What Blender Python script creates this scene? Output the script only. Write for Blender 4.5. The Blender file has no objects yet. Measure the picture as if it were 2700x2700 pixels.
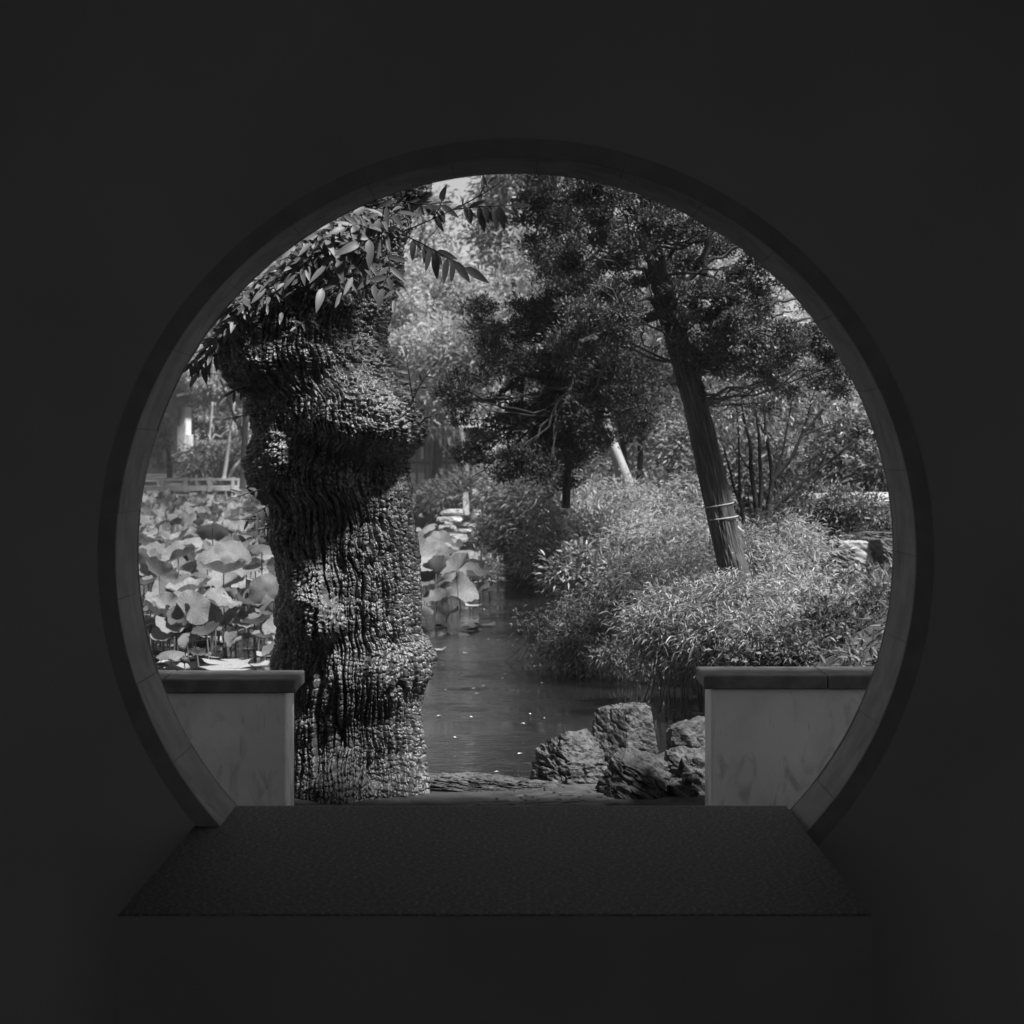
import bpy, math, random
import numpy as np
from mathutils import Vector, Matrix
R = math.radians
sc = bpy.context.scene
col = sc.collection
random.seed(7)
rng = np.random.default_rng(7)

# ------------------------------------------------------------------ camera, world, sun, exposure
F, CX, CY, EYE = 5042.0, 1350.0, 1205.0, 1.06        # focal length and horizon in photo pixels (2700 wide)
cam_d = bpy.data.cameras.new('camera'); cam = bpy.data.objects.new('camera', cam_d); col.objects.link(cam)
cam.location = (0, 0, EYE); cam.rotation_euler = (R(90), 0, 0)
cam_d.sensor_width = 36; cam_d.lens = F / 2700 * 36; cam_d.shift_y = -(1350 - CY) / 2700
cam_d.clip_start = .05; cam_d.clip_end = 2000
cam_d.dof.use_dof = True; cam_d.dof.focus_distance = 8.6; cam_d.dof.aperture_fstop = 6.3
sc.camera = cam
SUN_EL, SUN_AZ = R(58), R(130)      # azimuth measured from +Y (into the picture) towards +X
world = bpy.data.worlds.new('World'); sc.world = world; world.use_nodes = True
wn = world.node_tree.nodes; wl = world.node_tree.links
bg = wn['Background']; sky = wn.new('ShaderNodeTexSky'); sky.sky_type = 'NISHITA'; sky.sun_disc = False
sky.sun_elevation = SUN_EL; sky.sun_rotation = SUN_AZ; sky.air_density = 1.0; sky.dust_density = 0.6
bw = wn.new('ShaderNodeRGBToBW'); wl.new(sky.outputs[0], bw.inputs[0]); wl.new(bw.outputs[0], bg.inputs[0])
bg.inputs[1].default_value = .058
sun_d = bpy.data.lights.new('sun', 'SUN'); sun_d.energy = 4.9; sun_d.angle = R(6); sun_d.color = (1, 1, 1)
sun = bpy.data.objects.new('sun', sun_d); col.objects.link(sun)
sdir = Vector((math.sin(SUN_AZ) * math.cos(SUN_EL), math.cos(SUN_AZ) * math.cos(SUN_EL), math.sin(SUN_EL)))
sun.rotation_euler = sdir.to_track_quat('Z', 'Y').to_euler()
vs = sc.view_settings; vs.view_transform = 'Standard'; vs.look = 'None'; vs.gamma = 1; vs.use_curve_mapping = False
vs.exposure = 1.1
sc.cycles.max_bounces = 8; sc.cycles.diffuse_bounces = 4; sc.cycles.glossy_bounces = 4
sc.cycles.transmission_bounces = 6; sc.cycles.transparent_max_bounces = 8
sc.cycles.use_denoising = True

# ------------------------------------------------------------------ helpers
def P(px, py, Y):
    return np.array([(px - CX) * Y / F, Y, EYE - (py - CY) * Y / F])
def tag(o, label=None, cat=None, group=None, kind=None):
    if label: o['label'] = label
    if cat: o['category'] = cat
    if group: o['group'] = group
    if kind: o['kind'] = kind
    return o
def empty(name, loc=(0, 0, 0), label=None, cat=None, group=None, rz=0):
    o = bpy.data.objects.new(name, None); col.objects.link(o); o.location = loc; o.rotation_euler = (0, 0, rz)
    o.empty_display_size = .1
    return tag(o, label, cat, group)
def link(name, me, parent=None, m=None):
    o = bpy.data.objects.new(name, me); col.objects.link(o)
    if m is not None and not me.materials: me.materials.append(m)
    if parent is not None: o.parent = parent
    return o
def npmesh(name, V, Fc, m=None, parent=None, smooth=True, origin=None):
    """V (n,3), Fc (k,3|4) array. World coordinates unless origin given (then stored relative, object at origin)."""
    V = np.asarray(V, dtype=np.float32).reshape(-1, 3); Fc = np.asarray(Fc, dtype=np.int32)
    if origin is not None: V = V - np.asarray(origin, dtype=np.float32)
    k = Fc.shape[1]
    me = bpy.data.meshes.new(name)
    me.vertices.add(len(V)); me.vertices.foreach_set('co', V.ravel())
    me.loops.add(Fc.size); me.loops.foreach_set('vertex_index', Fc.ravel())
    me.polygons.add(len(Fc)); me.polygons.foreach_set('loop_start', np.arange(0, Fc.size, k, dtype=np.int32))
    if smooth: me.polygons.foreach_set('use_smooth', np.ones(len(Fc), dtype=bool))
    me.update(calc_edges=True); me.validate()
    o = link(name, me, None, m)
    if origin is not None: o.location = origin
    if parent is not None:
        o.parent = parent
        pl = np.array(parent.location)
        o.location = (np.array(o.location) if origin is not None else np.zeros(3)) - pl   # parents are never rotated for these
    return o
class MB:
    def __init__(s): s.V = []; s.F = []
    def add(s, V, Fc):
        b = len(s.V); s.V += [tuple(v) for v in V]; s.F += [tuple(i + b for i in f) for f in Fc]
    def box(s, x0, x1, y0, y1, z0, z1, rz=0, bevel=0):
        c = np.array([(x0 + x1) / 2, (y0 + y1) / 2, (z0 + z1) / 2]); h = np.array([abs(x1 - x0), abs(y1 - y0), abs(z1 - z0)]) / 2
        b = min(bevel, h.min() * .45)
        if b <= 0:
            V = np.array([[i, j, k] for i in (-1, 1) for j in (-1, 1) for k in (-1, 1)]) * h
            Fs = [(0, 1, 3, 2), (4, 6, 7, 5), (0, 4, 5, 1), (2, 3, 7, 6), (0, 2, 6, 4), (1, 5, 7, 3)]
        else:
            V = []; idx = {}
            for i in (-1, 1):
                for j in (-1, 1):
                    for k in (-1, 1):
                        for a in range(3):
                            p = np.array([i, j, k]) * (h - b); p[a] = (i, j, k)[a] * h[a]
                            idx[(i, j, k, a)] = len(V); V.append(p)
            Fs = []
            for a in range(3):
                u, v = [q for q in range(3) if q != a]
                for s_ in (-1, 1):
                    lst = []
                    for (su, sv) in ((-1, -1), (1, -1), (1, 1), (-1, 1)):
                        key = [0, 0, 0]; key[a] = s_; key[u] = su; key[v] = sv; lst.append(idx[(*key, a)])
                    Fs.append(tuple(lst if (s_ > 0) == (a != 1) else lst[::-1]))
                for s1 in (-1, 1):
                    for s2 in (-1, 1):
                        e = []
                        for t in (-1, 1):
                            key = [0, 0, 0]; key[a] = t; key[u] = s1; key[v] = s2
                            e.append((idx[(*key, u)], idx[(*key, v)]))
                        Fs.append((e[0][0], e[1][0], e[1][1], e[0][1]))
            for i in (-1, 1):
                for j in (-1, 1):
                    for k in (-1, 1):
                        Fs.append(tuple(idx[(i, j, k, a)] for a in range(3)))
            V = np.array(V)
        if rz:
            ca, sa = math.cos(rz), math.sin(rz); V = np.array(V) @ np.array([[ca, sa, 0], [-sa, ca, 0], [0, 0, 1]])
        s.add(np.array(V) + c, Fs)
    def build(s, name, m, parent=None, smooth=False, fix=True):
        me = bpy.data.meshes.new(name); me.from_pydata(s.V, [], s.F); me.validate()
        if fix:
            import bmesh
            bm = bmesh.new(); bm.from_mesh(me); bmesh.ops.recalc_face_normals(bm, faces=bm.faces); bm.to_mesh(me); bm.free()
        if smooth: me.polygons.foreach_set('use_smooth', [True] * len(me.polygons))
        o = link(name, me, None, m)
        if parent is not None:
            o.parent = parent; o.location = -Vector(parent.location)
        return o
def tube(path, rad, n=6, rough=0, seed=0, cap=True):
    """returns V,F(quads) of a tube through path"""
    p = np.array(path, float); k = len(p); r = np.broadcast_to(np.array(rad, float), (k,)) if np.ndim(rad) else np.full(k, rad)
    t = np.gradient(p, axis=0); t /= np.linalg.norm(t, axis=1)[:, None] + 1e-9
    ref = np.array([0, 1, 0]) if abs(t[:, 1]).mean() < .8 else np.array([1, 0, 0])
    a = np.cross(t, ref); a /= np.linalg.norm(a, axis=1)[:, None] + 1e-9
    b = np.cross(t, a)
    th = np.arange(n) / n * 2 * np.pi
    rr = r[:, None] * (1 + (rough * np.sin(th[None, :] * 3 + seed + np.arange(k)[:, None] * .35) if rough else 0))
    V = p[:, None, :] + rr[..., None] * (np.cos(th)[None, :, None] * a[:, None, :] + np.sin(th)[None, :, None] * b[:, None, :])
    V = V.reshape(-1, 3)
    i, j = np.meshgrid(np.arange(k - 1), np.arange(n), indexing='ij')
    j2 = (j + 1) % n
    Fq = np.stack([i * n + j, i * n + j2, (i + 1) * n + j2, (i + 1) * n + j], -1).reshape(-1, 4)
    if cap and n % 2 == 0:
        for base in (0, (k - 1) * n):
            for q in range(0, n - 2, 2): Fq = np.vstack([Fq, [[base, base + q + 1, base + q + 2, base + (q + 3) % n]]])
    return V, Fq
def smooth_path(pts, n):
    p = np.array(pts, float); s = np.r_[0, np.cumsum(np.linalg.norm(np.diff(p, axis=0), axis=1))]
    u = np.linspace(0, s[-1], n); q = np.stack([np.interp(u, s, p[:, i]) for i in range(p.shape[1])], 1)
    for _ in range(3): q[1:-1] = (q[:-2] + 2 * q[1:-1] + q[2:]) / 4
    return q
def join(parts):
    Vs = []; Fs = []; b = 0
    for V, Fq in parts: Vs.append(V); Fs.append(Fq + b); b += len(V)
    return np.vstack(Vs), np.vstack(Fs)
# vectorised noise
_perm = np.random.default_rng(3).permutation(256); _perm = np.r_[_perm, _perm, _perm]
_g = np.random.default_rng(4).normal(size=(256, 3)); _g /= np.linalg.norm(_g, axis=1)[:, None]
def noise(p):
    p = np.asarray(p, float); i = np.floor(p).astype(int); f = p - i; i &= 255
    u = f * f * f * (f * (f * 6 - 15) + 10); out = 0
    for dx in (0, 1):
        for dy in (0, 1):
            for dz in (0, 1):
                h = _perm[_perm[_perm[(i[:, 0] + dx) & 255] + ((i[:, 1] + dy) & 255)] + ((i[:, 2] + dz) & 255)]
                d = (_g[h] * (f - np.array([dx, dy, dz]))).sum(1)
                out = out + d * (u[:, 0] if dx else 1 - u[:, 0]) * (u[:, 1] if dy else 1 - u[:, 1]) * (u[:, 2] if dz else 1 - u[:, 2])
    return out * 1.6
def fbm(p, o=4):
    r = 0; a = 1
    for k in range(o): r = r + a * noise(p * 2 ** k + k * 17.3); a *= .5
    return r
def voro(u, v, seed=0):
    iu = np.floor(u).astype(int); iv = np.floor(v).astype(int); d1 = np.full(u.shape, 9.); d2 = np.full(u.shape, 9.); hid = np.zeros(u.shape)
    for a in (-1, 0, 1):
        for b in (-1, 0, 1):
            cu = iu + a; cv = iv + b
            h = _perm[_perm[(cu + seed) & 255] + (cv & 255)]; h2 = _perm[h + 57]
            d = (abs(cu + .5 + (h / 255 - .5) * .62 - u) ** 3 + abs(cv + .5 + (h2 / 255 - .5) * .75 - v) ** 3) ** (1 / 3)
            m = d < d1
            d2 = np.where(m, d1, np.minimum(d2, d)); hid = np.where(m, h / 255, hid); d1 = np.where(m, d, d1)
    return d1, d2, hid
def sstep(a, b, x):
    t = np.clip((x - a) / (b - a), 0, 1); return t * t * (3 - 2 * t)

# ------------------------------------------------------------------ materials (all neutral greys: the photograph is black and white)
def mat(name, lo, hi, rough=.7, scale=6, detail=6, bump=0, bscale=None, bdist=.01, dist=0, spec=.5, stretch=(1, 1, 1), ramp=(.35, .65), vor=None, coat=0):
    m = bpy.data.materials.new(name); m.use_nodes = True; nt = m.node_tree; n = nt.nodes; l = nt.links; b = n['Principled BSDF']
    tc = n.new('ShaderNodeTexCoord'); mp = n.new('ShaderNodeMapping'); mp.inputs['Scale'].default_value = stretch
    l.new(tc.outputs['Object'], mp.inputs[0])
    nz = n.new('ShaderNodeTexNoise'); nz.inputs['Scale'].default_value = scale; nz.inputs['Detail'].default_value = detail
    nz.inputs['Distortion'].default_value = dist; l.new(mp.outputs[0], nz.inputs[0])
    cr = n.new('ShaderNodeValToRGB'); e = cr.color_ramp.elements
    e[0].position, e[1].position = ramp; e[0].color = (lo, lo, lo, 1); e[1].color = (hi, hi, hi, 1)
    l.new(nz.outputs[0], cr.inputs[0]); l.new(cr.outputs[0], b.inputs['Base Color'])
    b.inputs['Roughness'].default_value = rough; b.inputs['Specular IOR Level'].default_value = spec
    if bump:
        n2 = n.new('ShaderNodeTexNoise'); n2.inputs['Scale'].default_value = bscale or scale * 4; n2.inputs['Detail'].default_value = 8
        l.new(mp.outputs[0], n2.inputs[0]); bp = n.new('ShaderNodeBump'); bp.inputs['Strength'].default_value = bump; bp.inputs['Distance'].default_value = bdist
        l.new(n2.outputs[0], bp.inputs['Height']); l.new(bp.outputs[0], b.inputs['Normal'])
    return m
def leafmat(name, base, var=.35, trans=.35, rough=.45, spec=.4, vein=False):
    m = bpy.data.materials.new(name); m.use_nodes = True; nt = m.node_tree; n = nt.nodes; l = nt.links; b = n['Principled BSDF']
    g = n.new('ShaderNodeNewGeometry'); mr = n.new('ShaderNodeMapRange')
    src = g.outputs['Random Per Island']
    if vein:
        oi = n.new('ShaderNodeObjectInfo'); src = oi.outputs['Random']
    l.new(src, mr.inputs[0]); mr.inputs[3].default_value = base * (1 - var); mr.inputs[4].default_value = base * (1 + var)
    out = mr.outputs[0]
    if vein:
        tc = n.new('ShaderNodeTexCoord'); sx = n.new('ShaderNodeSeparateXYZ'); l.new(tc.outputs['Object'], sx.inputs[0])
        at = n.new('ShaderNodeMath'); at.operation = 'ARCTAN2'; l.new(sx.outputs[1], at.inputs[0]); l.new(sx.outputs[0], at.inputs[1])
        mu = n.new('ShaderNodeMath'); mu.operation = 'MULTIPLY'; mu.inputs[1].default_value = 11; l.new(at.outputs[0], mu.inputs[0])
        sn = n.new('ShaderNodeMath'); sn.operation = 'SINE'; l.new(mu.outputs[0], sn.inputs[0])
        ab = n.new('ShaderNodeMath'); ab.operation = 'ABSOLUTE'; l.new(sn.outputs[0], ab.inputs[0])
        r2 = n.new('ShaderNodeMapRange'); r2.inputs[1].default_value = 0; r2.inputs[2].default_value = .22; r2.inputs[3].default_value = 1.6; r2.inputs[4].default_value = 1; l.new(ab.outputs[0], r2.inputs[0])
        nz = n.new('ShaderNodeTexNoise'); nz.inputs['Scale'].default_value = 9; nz.inputs['Detail'].default_value = 5; l.new(tc.outputs['Object'], nz.inputs[0])
        r3 = n.new('ShaderNodeMapRange'); r3.inputs[1].default_value = .3; r3.inputs[2].default_value = .7; r3.inputs[3].default_value = .75; r3.inputs[4].default_value = 1.15; l.new(nz.outputs[0], r3.inputs[0])
        m1 = n.new('ShaderNodeMath'); m1.operation = 'MULTIPLY'; l.new(out, m1.inputs[0]); l.new(r2.outputs[0], m1.inputs[1])
        m2 = n.new('ShaderNodeMath'); m2.operation = 'MULTIPLY'; l.new(m1.outputs[0], m2.inputs[0]); l.new(r3.outputs[0], m2.inputs[1]); out = m2.outputs[0]
        bp = n.new('ShaderNodeBump'); bp.inputs['Strength'].default_value = .5; bp.inputs['Distance'].default_value = .004; l.new(r2.outputs[0], bp.inputs['Height']); l.new(bp.outputs[0], b.inputs['Normal'])
    l.new(out, b.inputs['Base Color']); b.inputs['Roughness'].default_value = rough; b.inputs['Specular IOR Level'].default_value = spec
    tr = n.new('ShaderNodeBsdfTranslucent'); l.new(out, tr.inputs[0]); mx = n.new('ShaderNodeMixShader'); mx.inputs[0].default_value = trans
    l.new(b.outputs[0], mx.inputs[1]); l.new(tr.outputs[0], mx.inputs[2]); l.new(mx.outputs[0], n['Material Output'].inputs[0])
    return m
M = dict(
    wallin=mat('lime_plaster_dark', .24, .28, .9, 1.5, 4, .15, 40, .002),
    trim=mat('dark_brick_trim', .15, .19, .8, 14, 6, .3, 60, .003),
    lining=mat('pale_brick_lining', .21, .31, .75, 9, 8, .4, 90, .002),
    riser=mat('dark_riser_stone', .14, .165, .9, 3, 4),
    mortar=mat('old_mortar', .07, .10, .95, 8, 4),
    granite=mat('speckled_granite', .016, .17, .7, 90, 3, .4, 70, .004, ramp=(.47, .66)),
    dark=mat('dark_stone_floor', .3, .36, .8, 3, 4),
    plaster=mat('weathered_plaster', .60, .78, .85, 2.2, 10, .25, 30, .003, dist=.8, ramp=(.3, .55)),
    cap=mat('cap_tile', .08, .15, .7, 12, 8, .6, 60, .004),
    bark=mat('wet_ridged_bark', .024, .115, .38, 26, 6, .8, 110, .005, spec=.7, ramp=(.3, .7)),
    bark2=mat('juniper_bark', .025, .075, .8, 14, 6, 1.0, 30, .012, stretch=(1, 1, .08)),
    bark3=mat('pale_bark', .14, .3, .7, 6, 5, .5, 20, .01, stretch=(1, 1, .3)),
    bark4=mat('twig_bark', .014, .035, .9, 14, 4, spec=.1),
    rock=mat('lake_rock', .018, .095, .7, 9, 10, 1.0, 34, .02, dist=1.2),
    rock2=mat('pale_lake_rock', .17, .38, .8, 3, 8, .8, 10, .03),
    soil=mat('leafy_soil', .025, .07, .95, 8, 8, .8, 40, .02),
    white=mat('limewash', .62, .78, .85, .8, 6), tile=mat('grey_roof_tile', .06, .10, .8, 3, 4),
    wood=mat('dark_lacquered_wood', .03, .06, .5, 5, 4), mid=mat('grey_render', .16, .22, .9, 1, 4),
    stone=mat('bridge_granite', .30, .45, .8, 4, 6, .3), brick=mat('paving_brick', .045, .12, .8, 9, 6, .6, 50, .004),
    wire=mat('tie_wire', .35, .45, .4, 5, 2),
    lotus=leafmat('lotus_leaf', .165, .45, .3, .55, .3, vein=True), pad=leafmat('lily_pad', .30, .25, .05, .35, .6, vein=True),
    stalk=mat('lotus_stalk', .08, .12, .7, 5, 2), pod=mat('lotus_seed_pod', .03, .06, .7, 9, 3),
    wing=leafmat('trunk_leaflet', .085, .3, .2, .5, .4), jun=leafmat('juniper_spray', .075, .6, .12, .6, .3),
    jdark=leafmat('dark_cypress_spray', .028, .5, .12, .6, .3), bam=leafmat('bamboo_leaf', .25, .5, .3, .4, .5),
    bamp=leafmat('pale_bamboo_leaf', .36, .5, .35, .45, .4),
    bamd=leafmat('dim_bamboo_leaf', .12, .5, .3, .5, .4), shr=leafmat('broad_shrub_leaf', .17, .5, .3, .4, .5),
    far=leafmat('far_pale_leaf', .38, .35, .45, .7, .2), fard=leafmat('far_dark_leaf', .13, .5, .35, .7, .2),
)
def stain(m, amount=.6):
    nt = m.node_tree; n = nt.nodes; l = nt.links; b = n['Principled BSDF']; src = b.inputs['Base Color'].links[0].from_socket
    tc = n.new('ShaderNodeTexCoord'); mp = n.new('ShaderNodeMapping'); mp.inputs['Scale'].default_value = (9, 9, 4); l.new(tc.outputs['Object'], mp.inputs[0])
    nz = n.new('ShaderNodeTexNoise'); nz.inputs['Scale'].default_value = 1; nz.inputs['Detail'].default_value = 9; nz.inputs['Distortion'].default_value = 1.6; l.new(mp.outputs[0], nz.inputs[0])
    sx = n.new('ShaderNodeSeparateXYZ'); l.new(tc.outputs['Object'], sx.inputs[0])
    lowz = n.new('ShaderNodeMapRange'); lowz.inputs[1].default_value = -.18; lowz.inputs[2].default_value = -.46; lowz.inputs[3].default_value = 0; lowz.inputs[4].default_value = .13; l.new(sx.outputs[2], lowz.inputs[0])
    ad = n.new('ShaderNodeMath'); ad.operation = 'ADD'; l.new(nz.outputs[0], ad.inputs[0]); l.new(lowz.outputs[0], ad.inputs[1])
    mr = n.new('ShaderNodeMapRange'); mr.inputs[1].default_value = .56; mr.inputs[2].default_value = .72; mr.inputs[3].default_value = 1; mr.inputs[4].default_value = 1 - amount; l.new(ad.outputs[0], mr.inputs[0])
    mp2 = n.new('ShaderNodeMapping'); mp2.inputs['Scale'].default_value = (60, 60, 5); mp2.inputs['Rotation'].default_value = (0, .3, 0); l.new(tc.outputs['Object'], mp2.inputs[0])
    n2 = n.new('ShaderNodeTexNoise'); n2.inputs['Scale'].default_value = 1; n2.inputs['Detail'].default_value = 4; n2.inputs['Distortion'].default_value = 2.5; l.new(mp2.outputs[0], n2.inputs[0])
    m2 = n.new('ShaderNodeMapRange'); m2.inputs[1].default_value = .66; m2.inputs[2].default_value = .72; m2.inputs[3].default_value = 1; m2.inputs[4].default_value = .68; l.new(n2.outputs[0], m2.inputs[0])
    x = n.new('ShaderNodeMath'); x.operation = 'MULTIPLY'; l.new(mr.outputs[0], x.inputs[0]); l.new(m2.outputs[0], x.inputs[1])
    y = n.new('ShaderNodeMath'); y.operation = 'MULTIPLY'; l.new(src, y.inputs[0]); l.new(x.outputs[0], y.inputs[1]); l.new(y.outputs[0], b.inputs['Base Color'])
stain(M['plaster'], .32); stain(M['lining'], .4)
# water
wm = bpy.data.materials.new('pond_water'); wm.use_nodes = True; n = wm.node_tree.nodes; l = wm.node_tree.links; b = n['Principled BSDF']
b.inputs['Base Color'].default_value = (.012, .012, .012, 1); b.inputs['Roughness'].default_value = .04; b.inputs['IOR'].default_value = 1.34
tc = n.new('ShaderNodeTexCoord'); mp = n.new('ShaderNodeMapping'); mp.inputs['Scale'].default_value = (1, 2.2, 1); l.new(tc.outputs['Object'], mp.inputs[0])
n1 = n.new('ShaderNodeTexNoise'); n1.inputs['Scale'].default_value = 6; n1.inputs['Detail'].default_value = 4; n1.inputs['Distortion'].default_value = .6; l.new(mp.outputs[0], n1.inputs[0])
bp = n.new('ShaderNodeBump'); bp.inputs['Strength'].default_value = .22; bp.inputs['Distance'].default_value = .012; l.new(n1.outputs[0], bp.inputs['Height']); l.new(bp.outputs[0], b.inputs['Normal'])
n2 = n.new('ShaderNodeTexNoise'); n2.inputs['Scale'].default_value = .9; n2.inputs['Detail'].default_value = 3; l.new(mp.outputs[0], n2.inputs[0])
m2 = n.new('ShaderNodeMapRange'); m2.inputs[1].default_value = .4; m2.inputs[2].default_value = .62; m2.inputs[3].default_value = .04; m2.inputs[4].default_value = .9; l.new(n2.outputs[0], m2.inputs[0]); l.new(m2.outputs[0], bp.inputs['Strength'])
M['water'] = wm

# ------------------------------------------------------------------ the gallery and the moon gate
YN, YF, RC, CXG, CZG = 5.5, 5.816, 1.15, .011, .774
def wall_with_hole(name, m, parent):
    N = 174; mb = MB(); X0, X1, Z0, Z1 = -2.6, 2.6, -.6, 3.3
    rin = []; rout = []
    for i in range(N):
        a = 2 * math.pi * i / N; c, s = math.cos(a), math.sin(a)
        rin.append((CXG + (RC + .052) * c, CZG + (RC + .052) * s))
        t = min(((X1 if c > 0 else X0) - CXG) / c if abs(c) > 1e-6 else 9e9, ((Z1 if s > 0 else Z0) - CZG) / s if abs(s) > 1e-6 else 9e9)
        rout.append((CXG + t * c, CZG + t * s))
    for cx, cz in ((X0, Z0), (X1, Z0), (X1, Z1), (X0, Z1)):      # snap nearest outer vertex to each corner
        k = min(range(N), key=lambda q: (rout[q][0] - cx) ** 2 + (rout[q][1] - cz) ** 2); rout[k] = (cx, cz)
    V = []; Fs = []
    for Y in (YN, YF):
        for q in rin: V.append((q[0], Y, q[1]))
        for q in rout: V.append((q[0], Y, q[1]))
    for i in range(N):
        j = (i + 1) % N
        Fs.append((i, j, N + j, N + i)); Fs.append((2 * N + i, 3 * N + i, 3 * N + j, 2 * N + j))
        Fs.append((i, 2 * N + i, 2 * N + j, j)); Fs.append((N + i, N + j, 3 * N + j, 3 * N + i))
    mb.add(V, Fs); return mb.build(name, m, parent)
gate = empty('moon_gate_wall', (0, YN, -.6), 'dark plastered wall pierced by the big round moon gate', 'wall')
wall_with_hole('wall_panel', M['wallin'], gate)
def arc_block(r0, r1, y0, y1, a0, a1, seg=5):
    V = []; Fs = []
    for k in range(seg + 1):
        a = a0 + (a1 - a0) * k / seg; c, s = math.cos(a), math.sin(a)
        for (r, y) in ((r0, y0), (r1, y0), (r1, y1), (r0, y1)): V.append((CXG + r * c, y, CZG + r * s))
    for k in range(seg):
        for q in range(4): Fs.append((k * 4 + q, k * 4 + (q + 1) % 4, k * 4 + 4 + (q + 1) % 4, k * 4 + 4 + q))
    Fs.append((0, 1, 2, 3)); Fs.append(tuple(seg * 4 + q for q in (3, 2, 1, 0))); return V, Fs
NB = 29; random.seed(11)
for q_ in ((RC + .0025, RC + .049, YN + .006, YF - .004), (RC + .0015, RC + .0495, YN - .009, YN + .001)):
    mb = MB(); mb.add(*arc_block(*q_, 0, 2 * math.pi, 150)); mb.build('mortar_bed', M['mortar'], gate)
for k in range(NB):
    a0 = -2 * math.pi * k / NB; a1 = a0 - 2 * math.pi / NB; g = .0007
    j = random.uniform(-.0012, .0012)
    mb = MB(); mb.add(*arc_block(RC + j, RC + .05, YN + .004, YF - .002, a0 - g, a1 + g)); mb.build('lining_tile', M['lining'], gate)
    mb = MB(); mb.add(*arc_block(RC + j * .5 - .0005, RC + .051, YN - .012, YN + .0025, a0 - g / 2, a1 + g / 2)); mb.build('trim_block', M['trim'], gate)
mb = MB(); mb.add(*arc_block(RC - .001, RC + .052, YF - .001, YF + .012, 0, 2 * math.pi, 120)); mb.build('garden_side_trim', M['trim'], gate)
def S(name, boxes, m, bevel=0, **k):
    mb = MB()
    for bx in boxes: mb.box(*bx, bevel=bevel)
    return tag(mb.build(name, m), kind='structure', **k)
S('threshold_slab', [(-.912, .833, 4.43, 5.80, -.06, 0)], M['granite'], .002)
S('threshold_base', [(-.914, .835, 4.427, 5.83, -.62, -.003)], M['riser'])
S('floor', [(-2.6, 2.6, -4, YN, -.75, -.6)], M['dark'])
S('ceiling_sunshade', [(-5, 5, -4, 7.0, 3.3, 3.5)], M['wallin'])  # unseen; eave and sides stretched to keep sun off slab and low walls
S('wall_left', [(-2.8, -2.602, -4, YF, -.75, 3.298)], M['wallin'])
S('wall_right', [(2.602, 2.8, -4, YF, -.75, 3.298)], M['wallin'])
# ground: one sheet, with the pond dug into it
def shore_x(y):   # right-hand water edge
    return np.interp(y, [8, 9.3, 9.6, 12, 15, 20, 26, 30.5, 33, 36, 45, 60], [.2, .5, 1.5, 1.45, 1.3, .75, .35, .15, -.8, -1.35, -1.65, -1.8])
def ground_z(x, y):
    x = np.asarray(x, float); y = np.asarray(y, float)
    d = x - shore_x(y)
    right = -.5 + .95 * (1 - np.exp(-np.clip(d, 0, 50) / (.9 + .3 * np.clip(y - 30, 0, 8)))) + .25 * sstep(2.5, 8, d) + .35 * sstep(3, 25, d)
    right += .05 * np.sin(x * 3.1 + y) * sstep(.3, 1, d)
    t = sstep(8.5, 10.0, y); z = right * t - .455 * (1 - t)
    z = np.where(y < 9.0, -.455, z)
    inpond = (d < 0) & (y > 9.15) & (y < 60)
    z = np.where(inpond, -1.3 + .6 * sstep(-.15, 0, d), z)
    far = y >= 60; z = np.where(far, -.2 + .5 * sstep(60, 75, y), z)
    return z
xs = np.r_[-900, -300, -100, -40, np.arange(-20, -3, 1), np.arange(-3, 6, .09), np.arange(6, 20, .7), 30, 60, 150, 400, 900]
ys = np.r_[-400, -60, -10, 3, 5.82, 6.5, 7.5, 8.2, np.arange(8.6, 12, .08), np.arange(12, 36, .22), np.arange(36, 80, 1.), 100, 150, 300, 700, 1500]
gx, gy = np.meshgrid(xs, ys, indexing='ij'); gz = ground_z(gx, gy); gz = np.where(gy < 5.9, -.8, gz)
V = np.stack([gx, gy, gz], -1).reshape(-1, 3); nx, ny = gx.shape
i, j = np.meshgrid(np.arange(nx - 1), np.arange(ny - 1), indexing='ij'); q = i * ny + j
tag(npmesh('ground', V, np.stack([q, q + ny, q + ny + 1, q + 1], -1).reshape(-1, 4), M['soil']), kind='structure')
WZ = -.65
tag(npmesh('water', [(-60, 8.9, WZ), (6, 8.9, WZ), (6, 60.4, WZ), (-60, 60.4, WZ)], [(0, 1, 2, 3)], M['water'], smooth=False), kind='structure')

# terrace of tiles set on edge, ending in a ragged line before the water rocks
pav = tag(MB().__class__() and (lambda mb: (mb.box(-2.6, 2.6, 5.85, 8.62, -.7, -.475), mb.build('terrace', M['soil']))[1])(MB()), kind='structure')
random.seed(5)
rot = R(-5)
rot = R(38)
for r in range(11):
    for c in range(-8, 22):
        x = c * .052 - r * .026 * 0 + (r % 2) * .02; y = 7.98 + r * .062; x += .05 * r
        if x < -.36 or x > .42 or y > 8.60 - .16 * sstep(.1, -.3, x): continue
        mb = MB(); mb.box(x - .021, x + .021, y - .055, y + .055, -.49, -.447 + random.uniform(-.005, .007), rz=-rot - .5, bevel=.004); mb.build('brick', M['brick'], pav)

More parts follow.
